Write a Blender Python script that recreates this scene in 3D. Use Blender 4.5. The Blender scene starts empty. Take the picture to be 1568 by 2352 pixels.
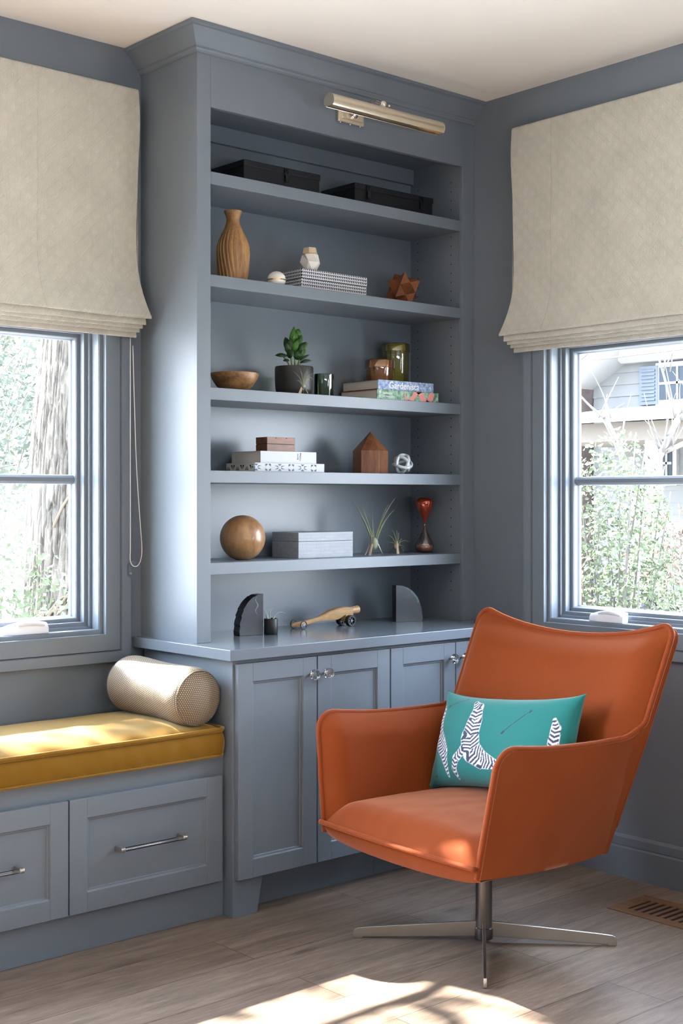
import bpy, bmesh, math, random
import numpy as np
from mathutils import Vector, Matrix, noise

C = bpy.context.scene.collection
S = bpy.context.scene
PI = math.pi
rnd = random.Random(7)

# ------------------------------------------------------------------ camera, sky, sun, exposure
cam_d = bpy.data.cameras.new('camera'); cam = bpy.data.objects.new('camera', cam_d); C.objects.link(cam)
cam.location = (0, 0, 1.4)
cam.rotation_euler = (PI / 2, 0, -math.atan2(.6622, .7493))
cam_d.sensor_fit = 'VERTICAL'; cam_d.sensor_height = 36; cam_d.lens = 3081 / 2352 * 36
cam_d.shift_y = -31 / 2352; cam_d.clip_end = 200
S.camera = cam
S.view_settings.view_transform = 'Standard'; S.view_settings.look = 'None'
S.view_settings.exposure = 0.50; S.view_settings.gamma = 1.0; S.view_settings.use_curve_mapping = False
S.cycles.use_denoising = True
S.cycles.max_bounces = 9; S.cycles.diffuse_bounces = 5; S.cycles.glossy_bounces = 4
S.cycles.transmission_bounces = 8; S.cycles.transparent_max_bounces = 14
S.cycles.sample_clamp_indirect = 25.0; S.cycles.caustics_reflective = False; S.cycles.caustics_refractive = False

SKY = 19
w = bpy.data.worlds.new('sky'); S.world = w; w.use_nodes = True
nt = w.node_tree; nt.nodes.clear()
wo = nt.nodes.new('ShaderNodeOutputWorld'); bg = nt.nodes.new('ShaderNodeBackground')
geo = nt.nodes.new('ShaderNodeTexCoord'); sep = nt.nodes.new('ShaderNodeSeparateXYZ')
rmp = nt.nodes.new('ShaderNodeValToRGB')
nt.links.new(geo.outputs['Generated'], sep.inputs[0]); nt.links.new(sep.outputs['Z'], rmp.inputs[0])
rmp.color_ramp.elements[0].position = 0.0; rmp.color_ramp.elements[0].color = (.90, .95, 1, 1)
rmp.color_ramp.elements[1].position = .6; rmp.color_ramp.elements[1].color = (.66, .80, 1, 1)
nt.links.new(rmp.outputs[0], bg.inputs[0]); bg.inputs[1].default_value = SKY
nt.links.new(bg.outputs[0], wo.inputs[0])

sd = bpy.data.lights.new('sun', 'SUN'); sun = bpy.data.objects.new('sun', sd); C.objects.link(sun)
sd.energy = 75.0; sd.angle = math.radians(.8); sd.color = (1, .93, .81)
sun.rotation_euler = Vector((.20, -1, -.94)).to_track_quat('-Z', 'Y').to_euler()
sun.location = (0, 12, 10)

def area(name, loc, dirv, sx, sy, power, col):
    d = bpy.data.lights.new(name, 'AREA'); o = bpy.data.objects.new(name, d); C.objects.link(o)
    d.shape = 'RECTANGLE'; d.size = sx; d.size_y = sy; d.energy = power; d.color = col
    o.location = loc; o.rotation_euler = Vector(dirv).to_track_quat('-Z', 'Z').to_euler()
    return o
# added fill lamps, no windows: wall_front, wall_left and the near end of wall_right
area('fill_panel_front', (1.3, -1.97, 1.25), (0, .30, 1), 2.8, 1.25, 175, (1, .965, .92))
area('fill_panel_left', (-1.57, 1.3, 1.25), (.5, 0, 1), 2.2, 1.25, 10, (.93, .97, 1))
area('fill_panel_right', (4.05, .75, 1.45), (-1, 0, .35), 1.25, 1.2, 52, (.90, .95, 1))
for nm, loc, dv, sx, sy in (('sky_portal', (-.02, 4.40, 1.68), (0, -1, 0), 2.1, 2.3), ('sky_portal', (1.94, 4.40, 1.5), (0, -1, 0), 1.3, 1.25), ('sky_portal', (4.34, 2.8, 1.5), (-1, 0, 0), 1.3, 1.25)):
    p = area(nm, loc, dv, sx, sy, 1, (1, 1, 1)); p.data.cycles.is_portal = True

# ------------------------------------------------------------------ materials
MATS = {}
def N(nt, t, **kw):
    n = nt.nodes.new(t)
    for k, v in kw.items():
        setattr(n, k, v)
    return n
def pm(name, col, rough=.5, metal=0., spec=.5, bump=None, sheen=0., sheen_tint=(1, 1, 1), trans=0., ior=1.45, coat=0., var=None, sub=None):
    """principled material; bump=(scale, strength, stretch), var=(scale, amount, stretch)"""
    m = bpy.data.materials.new(name); m.use_nodes = True; nt = m.node_tree
    b = nt.nodes['Principled BSDF']
    b.inputs['Base Color'].default_value = (*col, 1); b.inputs['Roughness'].default_value = rough
    b.inputs['Metallic'].default_value = metal; b.inputs['Specular IOR Level'].default_value = spec
    b.inputs['IOR'].default_value = ior; b.inputs['Transmission Weight'].default_value = trans
    b.inputs['Coat Weight'].default_value = coat
    if sheen:
        b.inputs['Sheen Weight'].default_value = sheen; b.inputs['Sheen Tint'].default_value = (*sheen_tint, 1)
        b.inputs['Sheen Roughness'].default_value = .35
    tc = N(nt, 'ShaderNodeTexCoord')
    if bump:
        mp = N(nt, 'ShaderNodeMapping'); mp.inputs['Scale'].default_value = bump[2] if len(bump) > 2 else (1, 1, 1)
        nz = N(nt, 'ShaderNodeTexNoise'); nz.inputs['Scale'].default_value = bump[0]; nz.inputs['Detail'].default_value = 3
        bp = N(nt, 'ShaderNodeBump'); bp.inputs['Strength'].default_value = bump[1]; bp.inputs['Distance'].default_value = .002
        nt.links.new(tc.outputs['Object'], mp.inputs[0]); nt.links.new(mp.outputs[0], nz.inputs[0])
        nt.links.new(nz.outputs[0], bp.inputs['Height']); nt.links.new(bp.outputs[0], b.inputs['Normal'])
    if var:
        mp = N(nt, 'ShaderNodeMapping'); mp.inputs['Scale'].default_value = var[2] if len(var) > 2 else (1, 1, 1)
        nz = N(nt, 'ShaderNodeTexNoise'); nz.inputs['Scale'].default_value = var[0]; nz.inputs['Detail'].default_value = 4
        mx = N(nt, 'ShaderNodeMix', data_type='RGBA')
        a = var[1]
        mx.inputs[6].default_value = (*[c * (1 - a) for c in col], 1); mx.inputs[7].default_value = (*[min(1, c * (1 + a)) for c in col], 1)
        nt.links.new(tc.outputs['Object'], mp.inputs[0]); nt.links.new(mp.outputs[0], nz.inputs[0])
        nt.links.new(nz.outputs[0], mx.inputs[0]); nt.links.new(mx.outputs[2], b.inputs['Base Color'])
    MATS[name] = m
    return m
def wood(name, c1, c2, stretch=(1, 1, 12), scale=14, rough=.5, bump=.15, knots=0, coat=0.):
    m = bpy.data.materials.new(name); m.use_nodes = True; nt = m.node_tree; b = nt.nodes['Principled BSDF']
    tc = N(nt, 'ShaderNodeTexCoord'); mp = N(nt, 'ShaderNodeMapping')
    mp.inputs['Scale'].default_value = tuple(1 / s for s in stretch)
    n1 = N(nt, 'ShaderNodeTexNoise'); n1.inputs['Scale'].default_value = scale; n1.inputs['Detail'].default_value = 6; n1.inputs['Distortion'].default_value = 1.2
    n2 = N(nt, 'ShaderNodeTexNoise'); n2.inputs['Scale'].default_value = scale * 9; n2.inputs['Detail'].default_value = 4
    nt.links.new(tc.outputs['Object'], mp.inputs[0]); nt.links.new(mp.outputs[0], n1.inputs[0]); nt.links.new(mp.outputs[0], n2.inputs[0])
    r = N(nt, 'ShaderNodeValToRGB'); r.color_ramp.elements[0].position = .36; r.color_ramp.elements[1].position = .66
    r.color_ramp.elements[0].color = (*c1, 1); r.color_ramp.elements[1].color = (*c2, 1)
    ad = N(nt, 'ShaderNodeMix', data_type='FLOAT'); ad.inputs[0].default_value = .35
    nt.links.new(n1.outputs[0], ad.inputs[2]); nt.links.new(n2.outputs[0], ad.inputs[3]); nt.links.new(ad.outputs[0], r.inputs[0])
    nt.links.new(r.outputs[0], b.inputs['Base Color']); b.inputs['Roughness'].default_value = rough; b.inputs['Coat Weight'].default_value = coat
    bp = N(nt, 'ShaderNodeBump'); bp.inputs['Strength'].default_value = bump; bp.inputs['Distance'].default_value = .001
    nt.links.new(n2.outputs[0], bp.inputs['Height']); nt.links.new(bp.outputs[0], b.inputs['Normal'])
    MATS[name] = m; return m
def thin_glass(name, tint, refl=1.0, rough=.0, base=.03, body=None):
    m = bpy.data.materials.new(name); m.use_nodes = True; nt = m.node_tree; nt.nodes.clear()
    o = N(nt, 'ShaderNodeOutputMaterial'); t = N(nt, 'ShaderNodeBsdfTransparent'); g = N(nt, 'ShaderNodeBsdfGlossy'); mx = N(nt, 'ShaderNodeMixShader')
    f = N(nt, 'ShaderNodeFresnel'); f.inputs[0].default_value = 1.45
    mm = N(nt, 'ShaderNodeMath', operation='MULTIPLY_ADD'); mm.inputs[1].default_value = refl; mm.inputs[2].default_value = base
    mm.use_clamp = True
    t.inputs[0].default_value = (*tint, 1); g.inputs[0].default_value = (1, 1, 1, 1); g.inputs[1].default_value = rough
    nt.links.new(f.outputs[0], mm.inputs[0]); nt.links.new(mm.outputs[0], mx.inputs[0])
    src = t
    if body:                                  # coloured body: part of the light scatters in the glass
        df = N(nt, 'ShaderNodeBsdfTranslucent'); d2 = N(nt, 'ShaderNodeBsdfDiffuse'); m1 = N(nt, 'ShaderNodeMixShader'); src = N(nt, 'ShaderNodeMixShader')
        df.inputs[0].default_value = d2.inputs[0].default_value = (*body[1], 1); m1.inputs[0].default_value = .5; src.inputs[0].default_value = body[0]
        nt.links.new(df.outputs[0], m1.inputs[1]); nt.links.new(d2.outputs[0], m1.inputs[2]); nt.links.new(t.outputs[0], src.inputs[1]); nt.links.new(m1.outputs[0], src.inputs[2])
    nt.links.new(src.outputs[0], mx.inputs[1]); nt.links.new(g.outputs[0], mx.inputs[2]); nt.links.new(mx.outputs[0], o.inputs[0])
    MATS[name] = m; return m
def attr_mat(name, rough=.6, spec=.4, sheen=0.):
    m = bpy.data.materials.new(name); m.use_nodes = True; nt = m.node_tree; b = nt.nodes['Principled BSDF']
    a = N(nt, 'ShaderNodeAttribute'); a.attribute_name = 'Col'
    nt.links.new(a.outputs['Color'], b.inputs['Base Color']); b.inputs['Roughness'].default_value = rough
    b.inputs['Specular IOR Level'].default_value = spec; b.inputs['Sheen Weight'].default_value = sheen
    MATS[name] = m; return m

BLUE = (.155, .184, .220)
pm('paint', BLUE, .41, bump=(120, .04))
pm('paint_gloss', BLUE, .17, bump=(90, .03))
pm('paint_wall', BLUE, .42, bump=(160, .05))
pm('paint_back', BLUE, .30, bump=(12, .20, (1, 1, .35)), spec=.5)
pm('ceiling', (.87, .85, .805), .9, bump=(60, .05))
pm('ground', (.34, .335, .32), .9, var=(1.2, .15))
pm('far_white', (.8, .8, .78), .8)
pm('nickel', (.80, .71, .57), .28, 1., bump=(90, .06, (1, 20, 1)))
pm('nickel_bright', (.80, .70, .60), .07, 1.)
pm('brushed_steel', (.56, .52, .47), .30, 1.)
pm('dark_steel', (.20, .18, .17), .33, 1.)
pm('black_metal', (.012, .014, .018), .42, .4, bump=(300, .1))
pm('black_latch', (.03, .035, .045), .25, .8)
pm('black', (.01, .01, .012), .5)
pm('hole_shade', (.008, .01, .014), .8)  # near-black that paints the shade inside small openings
pm('white_plastic', (.78, .80, .84), .35)
pm('cord_white', (.72, .72, .70), .7)
pm('orange_velvet', (.215, .043, .009), .75, spec=.12, sheen=.80, sheen_tint=(1, .50, .33), bump=(420, .12), var=(5, .13))
pm('orange_piping', (.22, .042, .010), .7, spec=.15, sheen=.9, sheen_tint=(1, .42, .20), bump=(260, .5))
pm('mustard', (.205, .098, .007), .7, spec=.15, sheen=.75, sheen_tint=(1, .85, .50), bump=(380, .12), var=(6, .12))
pm('marble', (.72, .69, .64), .35, bump=(40, .05), var=(9, .12))
pm('inlay', (.27, .295, .335), .48, var=(22, .16, (1, 1, 4)))
pm('inlay_line', (.16, .175, .20), .4)
pm('brass', (.75, .52, .22), .2, 1.)
pm('pot_black', (.022, .021, .020), .42)
pm('soil', (.02, .014, .01), .95)
pm('leaf_green', (.045, .16, .018), .32, var=(30, .35))
pm('leaf_dark', (.014, .050, .012), .30, var=(30, .3))
pm('stem_green', (.16, .22, .05), .5)
pm('air_leaf', (.26, .30, .20), .6, var=(60, .25))
pm('air_leaf_pale', (.42, .55, .48), .55)
pm('light_wood', (.56, .43, .30), .5)
pm('page', (.58, .53, .46), .9, bump=(500, .4, (.05, .05, 4)), var=(120, .18, (.02, .02, 3)))
pm('book_white', (.42, .435, .46), .45)
pm('book_red', (.30, .015, .02), .5)
pm('white_ink', (.82, .84, .82), .6)
pm('grey_ink', (.16, .17, .18), .7)
pm('navy', (.022, .03, .05), .5)
pm('ink_blue', (.055, .075, .11), .5)
pm('ink_pale', (.42, .47, .55), .5)
pm('pink', (.74, .28, .25), .55)
pm('sand', (.62, .27, .16), .9, bump=(900, .5))
pm('knot_glass', (.50, .56, .60), .10, coat=1., spec=.7)
pm('marble_black', (.012, .013, .017), .16, bump=(25, .1), var=(12, .8))
pm('marble_black_face', (.035, .040, .052), .28, var=(14, .45))
pm('vein', (.11, .165, .18), .5, bump=(80, .6))
pm('tyre', (.012, .012, .014), .5)
pm('rim_metal', (.10, .11, .14), .3, .8)
wood('wood_vase', (.20, .095, .034), (.46, .25, .095), (1, 1, 6), 26, .5)
wood('wood_bowl', (.12, .050, .016), (.36, .19, .075), (2, 2, 1), 20, .45)
wood('wood_sphere', (.20, .100, .042), (.43, .245, .105), (1, 1, 4), 9, .38, coat=.3)
wood('wood_teak', (.13, .035, .010), (.27, .090, .028), (1, 1, 5), 30, .5)
wood('wood_walnut', (.085, .026, .009), (.25, .095, .036), (10, 1, 1), 26, .45)
wood('wood_crystal', (.10, .032, .011), (.24, .095, .038), (1, 1, 8), 26, .40, coat=.25)
wood('wood_car', (.30, .16, .065), (.60, .40, .20), (10, 1, 1), 18, .4)
wood('wood_car_dark', (.13, .06, .025), (.36, .20, .085), (9, 1, 1), 22, .35)
wood('wood_vent', (.14, .070, .028), (.26, .14, .06), (1, 6, 1), 18, .5)
thin_glass('acrylic', (.93, .95, .97), 1.6, .02, .03)
thin_glass('pane', (.97, .98, .99), .22, 0, .0)
thin_glass('glass_green', (.60, .68, .56), 1.6, .02, .05, (.08, (.10, .13, .08)))
thin_glass('glass_amber', (.96, .78, .58), 1.6, .02, .04, (.20, (.85, .38, .14)))
thin_glass('glass_yellow', (.88, .85, .45), 1.6, .02, .04, (.15, (.60, .54, .07)))
pm('glass_red', (.42, .055, .014), .07, .55, coat=1., spec=.8)
thin_glass('glass_smoke', (.86, .82, .78), 1.8, .02, .05)

# floor planks: brick texture for the boards (their joints run along x), stretched noise for the grain
def floor_mat():
    m = bpy.data.materials.new('oak_floor'); m.use_nodes = True; nt = m.node_tree; b = nt.nodes['Principled BSDF']
    tc = N(nt, 'ShaderNodeTexCoord')
    mp = N(nt, 'ShaderNodeMapping'); mp.inputs['Location'].default_value = (.35, .095, 0)
    nt.links.new(tc.outputs['Object'], mp.inputs[0])
    def brick(c1, c2, cm, mortar):
        br = N(nt, 'ShaderNodeTexBrick'); br.inputs['Color1'].default_value = (*c1, 1); br.inputs['Color2'].default_value = (*c2, 1); br.inputs['Mortar'].default_value = (*cm, 1)
        br.inputs['Scale'].default_value = 1; br.inputs['Mortar Size'].default_value = mortar; br.inputs['Mortar Smooth'].default_value = .2
        br.inputs['Bias'].default_value = 0; br.inputs['Brick Width'].default_value = 1.75; br.inputs['Row Height'].default_value = .208
        br.offset = .37; nt.links.new(mp.outputs[0], br.inputs[0]); return br
    br = brick((.250, .190, .148), (.175, .128, .098), (.07, .05, .038), .0016)
    mp2 = N(nt, 'ShaderNodeMapping'); mp2.inputs['Scale'].default_value = (.9, 9, 1)
    add = N(nt, 'ShaderNodeVectorMath', operation='MULTIPLY_ADD'); add.inputs[1].default_value = (9, 9, 9)
    rnd_b = brick((0, 0, 0), (1, 1, 1), (0, 0, 0), 0)
    nt.links.new(rnd_b.outputs[0], add.inputs[0]); nt.links.new(tc.outputs['Object'], add.inputs[2]); nt.links.new(add.outputs[0], mp2.inputs[0])
    n1 = N(nt, 'ShaderNodeTexNoise'); n1.inputs['Scale'].default_value = 2.6; n1.inputs['Detail'].default_value = 6; n1.inputs['Distortion'].default_value = 1.4
    n2 = N(nt, 'ShaderNodeTexNoise'); n2.inputs['Scale'].default_value = 26; n2.inputs['Detail'].default_value = 4
    vo = N(nt, 'ShaderNodeTexVoronoi'); vo.inputs['Scale'].default_value = 2.2
    mp3 = N(nt, 'ShaderNodeMapping'); mp3.inputs['Scale'].default_value = (.9, 2.4, 1); nt.links.new(tc.outputs['Object'], mp3.inputs[0]); nt.links.new(mp3.outputs[0], vo.inputs[0])
    nt.links.new(mp2.outputs[0], n1.inputs[0]); nt.links.new(mp2.outputs[0], n2.inputs[0])
    r1 = N(nt, 'ShaderNodeMapRange'); r1.inputs[1].default_value = .3; r1.inputs[2].default_value = .7; r1.inputs[3].default_value = .66; r1.inputs[4].default_value = 1.22
    r2 = N(nt, 'ShaderNodeMapRange'); r2.inputs[1].default_value = .35; r2.inputs[2].default_value = .65; r2.inputs[3].default_value = .86; r2.inputs[4].default_value = 1.12
    r3 = N(nt, 'ShaderNodeMapRange'); r3.inputs[1].default_value = .03; r3.inputs[2].default_value = .13; r3.inputs[3].default_value = .55; r3.inputs[4].default_value = 1.0
    nt.links.new(n1.outputs[0], r1.inputs[0]); nt.links.new(n2.outputs[0], r2.inputs[0]); nt.links.new(vo.outputs['Distance'], r3.inputs[0])
    m1 = N(nt, 'ShaderNodeMath', operation='MULTIPLY'); m2 = N(nt, 'ShaderNodeMath', operation='MULTIPLY')
    nt.links.new(r1.outputs[0], m1.inputs[0]); nt.links.new(r2.outputs[0], m1.inputs[1]); nt.links.new(m1.outputs[0], m2.inputs[0]); nt.links.new(r3.outputs[0], m2.inputs[1])
    vm = N(nt, 'ShaderNodeVectorMath', operation='SCALE'); nt.links.new(br.outputs[0], vm.inputs[0]); nt.links.new(m2.outputs[0], vm.inputs['Scale'])
    nt.links.new(vm.outputs[0], b.inputs['Base Color']); b.inputs['Roughness'].default_value = .46
    bp = N(nt, 'ShaderNodeBump'); bp.inputs['Strength'].default_value = .22; bp.inputs['Distance'].default_value = .001
    nt.links.new(m1.outputs[0], bp.inputs['Height']); nt.links.new(bp.outputs[0], b.inputs['Normal'])
    MATS['oak_floor'] = m
floor_mat()

def linen_mat(name, axis):
    """woven linen with concentric diamond lines; axis = horizontal axis of the shade (0 = x, 1 = y)"""
    m = bpy.data.materials.new(name); m.use_nodes = True; nt = m.node_tree; b = nt.nodes['Principled BSDF']
    tc = N(nt, 'ShaderNodeTexCoord'); sp = N(nt, 'ShaderNodeSeparateXYZ'); nt.links.new(tc.outputs['Object'], sp.inputs[0])
    def M(op, a, b_=None, c=None):
        n = N(nt, 'ShaderNodeMath', operation=op)
        for i, v in enumerate((a, b_, c)):
            if v is None: continue
            if isinstance(v, (int, float)): n.inputs[i].default_value = v
            else: nt.links.new(v, n.inputs[i])
        return n.outputs[0]
    P = .058
    h = sp.outputs[axis]; z = sp.outputs[2]
    px = M('PINGPONG', M('DIVIDE', h, P), .5); pz = M('PINGPONG', M('DIVIDE', z, P), .5)
    d = M('ADD', px, pz)
    st = M('SINE', M('MULTIPLY', d, 2 * PI * 9))
    weave = M('MULTIPLY', M('SINE', M('MULTIPLY', h, 2 * PI / .0032)), M('SINE', M('MULTIPLY', z, 2 * PI / .0032)))
    nz = N(nt, 'ShaderNodeTexNoise'); nz.inputs['Scale'].default_value = 60; nz.inputs['Detail'].default_value = 4
    mp = N(nt, 'ShaderNodeMapping'); mp.inputs['Scale'].default_value = (6, 6, .35); nt.links.new(tc.outputs['Object'], mp.inputs[0]); nt.links.new(mp.outputs[0], nz.inputs[0])
    n2 = N(nt, 'ShaderNodeTexNoise'); n2.inputs['Scale'].default_value = 9; nt.links.new(tc.outputs['Object'], n2.inputs[0])
    f = M('ADD', M('MULTIPLY', st, .10), M('MULTIPLY', weave, .10))
    f = M('ADD', f, M('MULTIPLY', M('SUBTRACT', nz.outputs[0], .5), .30))
    f = M('ADD', f, M('MULTIPLY', M('SUBTRACT', n2.outputs[0], .5), .25))
    f = M('ADD', f, M('MULTIPLY', M('COMPARE', d, .5, .26), -.05))
    f = M('ADD', f, 1.0)
    vm = N(nt, 'ShaderNodeVectorMath', operation='SCALE'); vm.inputs[0].default_value = (.495, .475, .415); nt.links.new(f, vm.inputs['Scale'])
    nt.links.new(vm.outputs[0], b.inputs['Base Color']); b.inputs['Roughness'].default_value = .9; b.inputs['Specular IOR Level'].default_value = .1
    bp = N(nt, 'ShaderNodeBump'); bp.inputs['Strength'].default_value = .35; bp.inputs['Distance'].default_value = .0008
    nt.links.new(M('ADD', st, nz.outputs[0]), bp.inputs['Height']); nt.links.new(bp.outputs[0], b.inputs['Normal'])
    MATS[name] = m
linen_mat('linen_x', 0); linen_mat('linen_y', 1)

def dotted_mat():
    m = bpy.data.materials.new('dotted_weave'); m.use_nodes = True; nt = m.node_tree; b = nt.nodes['Principled BSDF']
    uv = N(nt, 'ShaderNodeUVMap'); sp = N(nt, 'ShaderNodeSeparateXYZ'); nt.links.new(uv.outputs[0], sp.inputs[0])
    def M(op, a, b_=None):
        n = N(nt, 'ShaderNodeMath', operation=op)
        for i, v in enumerate((a, b_)):
            if v is None: continue
            if isinstance(v, (int, float)): n.inputs[i].default_value = v
            else: nt.links.new(v, n.inputs[i])
        return n.outputs[0]
    row = M('DIVIDE', sp.outputs[1], .0062); fl = M('FLOOR', row)
    col = M('ADD', M('DIVIDE', sp.outputs[0], .0072), M('MULTIPLY', M('MODULO', fl, 2), .5))
    dx = M('SUBTRACT', M('FRACT', col), .5); dy = M('SUBTRACT', M('FRACT', row), .5)
    d = M('SQRT', M('ADD', M('MULTIPLY', dx, dx), M('MULTIPLY', dy, dy)))
    k = M('LESS_THAN', d, .29)
    mx = N(nt, 'ShaderNodeMix', data_type='RGBA'); nt.links.new(k, mx.inputs[0])
    mx.inputs[6].default_value = (.115, .095, .085, 1); mx.inputs[7].default_value = (.52, .37, .15, 1)
    nt.links.new(mx.outputs[2], b.inputs['Base Color']); b.inputs['Roughness'].default_value = .6
    b.inputs['Sheen Weight'].default_value = .12; b.inputs['Sheen Tint'].default_value = (.8, .87, 1, 1)
    bp = N(nt, 'ShaderNodeBump'); bp.inputs['Strength'].default_value = .6; bp.inputs['Distance'].default_value = .001
    nt.links.new(M('SUBTRACT', 1, d), bp.inputs['Height']); nt.links.new(bp.outputs[0], b.inputs['Normal'])
    MATS['dotted_weave'] = m
dotted_mat()

def houndstooth_mat():
    """black and white basket weave print, cells of about 5 mm"""
    m = bpy.data.materials.new('print_check'); m.use_nodes = True; nt = m.node_tree; b = nt.nodes['Principled BSDF']
    tc = N(nt, 'ShaderNodeTexCoord'); sp = N(nt, 'ShaderNodeSeparateXYZ'); nt.links.new(tc.outputs['Object'], sp.inputs[0])
    def M(op, a, b_=None):
        n = N(nt, 'ShaderNodeMath', operation=op)
        for i, v in enumerate((a, b_)):
            if v is None: continue
            if isinstance(v, (int, float)): n.inputs[i].default_value = v
            else: nt.links.new(v, n.inputs[i])
        return n.outputs[0]
    h = M('ADD', sp.outputs[0], sp.outputs[1])
    fx = M('FRACT', M('DIVIDE', h, .0092)); fz = M('FRACT', M('DIVIDE', sp.outputs[2], .0118))
    a = M('MULTIPLY', M('GREATER_THAN', fx, .45), M('GREATER_THAN', fz, .22))
    c = M('MULTIPLY', M('GREATER_THAN', fz, .68), M('LESS_THAN', fx, .28))
    k = M('MAXIMUM', a, c)
    mx = N(nt, 'ShaderNodeMix', data_type='RGBA'); nt.links.new(k, mx.inputs[0])
    mx.inputs[6].default_value = (.72, .73, .76, 1); mx.inputs[7].default_value = (.02, .02, .03, 1)
    nt.links.new(mx.outputs[2], b.inputs['Base Color']); b.inputs['Roughness'].default_value = .6
    MATS['print_check'] = m
houndstooth_mat()

def mottled(name, stops, scale, rough=.5):
    m = bpy.data.materials.new(name); m.use_nodes = True; nt = m.node_tree; b = nt.nodes['Principled BSDF']
    tc = N(nt, 'ShaderNodeTexCoord'); nz = N(nt, 'ShaderNodeTexNoise'); nz.inputs['Scale'].default_value = scale; nz.inputs['Detail'].default_value = 5; nz.inputs['Roughness'].default_value = .7
    r = N(nt, 'ShaderNodeValToRGB'); e = r.color_ramp.elements
    while len(e) < len(stops): e.new(.5)
    for i, (p, c) in enumerate(stops): e[i].position = p; e[i].color = (*c, 1)
    nt.links.new(tc.outputs['Object'], nz.inputs[0]); nt.links.new(nz.outputs[0], r.inputs[0]); nt.links.new(r.outputs[0], b.inputs['Base Color'])
    b.inputs['Roughness'].default_value = rough; MATS[name] = m
mottled('spine_blue', [(.36, (.09, .14, .25)), (.50, (.20, .28, .48)), (.64, (.42, .50, .62))], 90)
mottled('spine_green', [(.38, (.045, .10, .05)), (.5, (.20, .36, .24)), (.62, (.34, .50, .38))], 60)
mottled('cover_dark', [(.40, (.02, .025, .02)), (.62, (.16, .17, .13))], 90)
wood('bark', (.026, .021, .016), (.092, .080, .064), (1, 1, 4.0), 34, .95, .9)
mottled('brick_red', [(.35, (.040, .026, .025)), (.6, (.060, .045, .042))], 8, .9)
pm('leaf_out', (.060, .074, .036), .6, spec=.2, var=(3, .45)); pm('leaf_out_olive', (.075, .080, .052), .6, spec=.2, var=(3, .4)); pm('leaf_teal', (.066, .078, .058), .6, spec=.2)
pm('leaf_purple', (.026, .022, .030), .6, spec=.2); pm('leaf_orange', (.085, .060, .042), .6, spec=.2)
pm('siding', (.115, .118, .12), .8, spec=.2); pm('trim_white', (.2, .2, .2), .6, spec=.2); pm('shutter', (.075, .088, .108), .6, spec=.2); pm('roof', (.12, .125, .13), .8, spec=.2)
pm('soffit', (.085, .075, .065), .8, spec=.2); pm('house_glass', (.018, .026, .036), .3, spec=.2); pm('twig', (.085, .078, .07), .8, spec=.2); pm('vine', (.085, .070, .05), .8, spec=.2)
pm('wire', (.05, .05, .055), .6, spec=.2)

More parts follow.
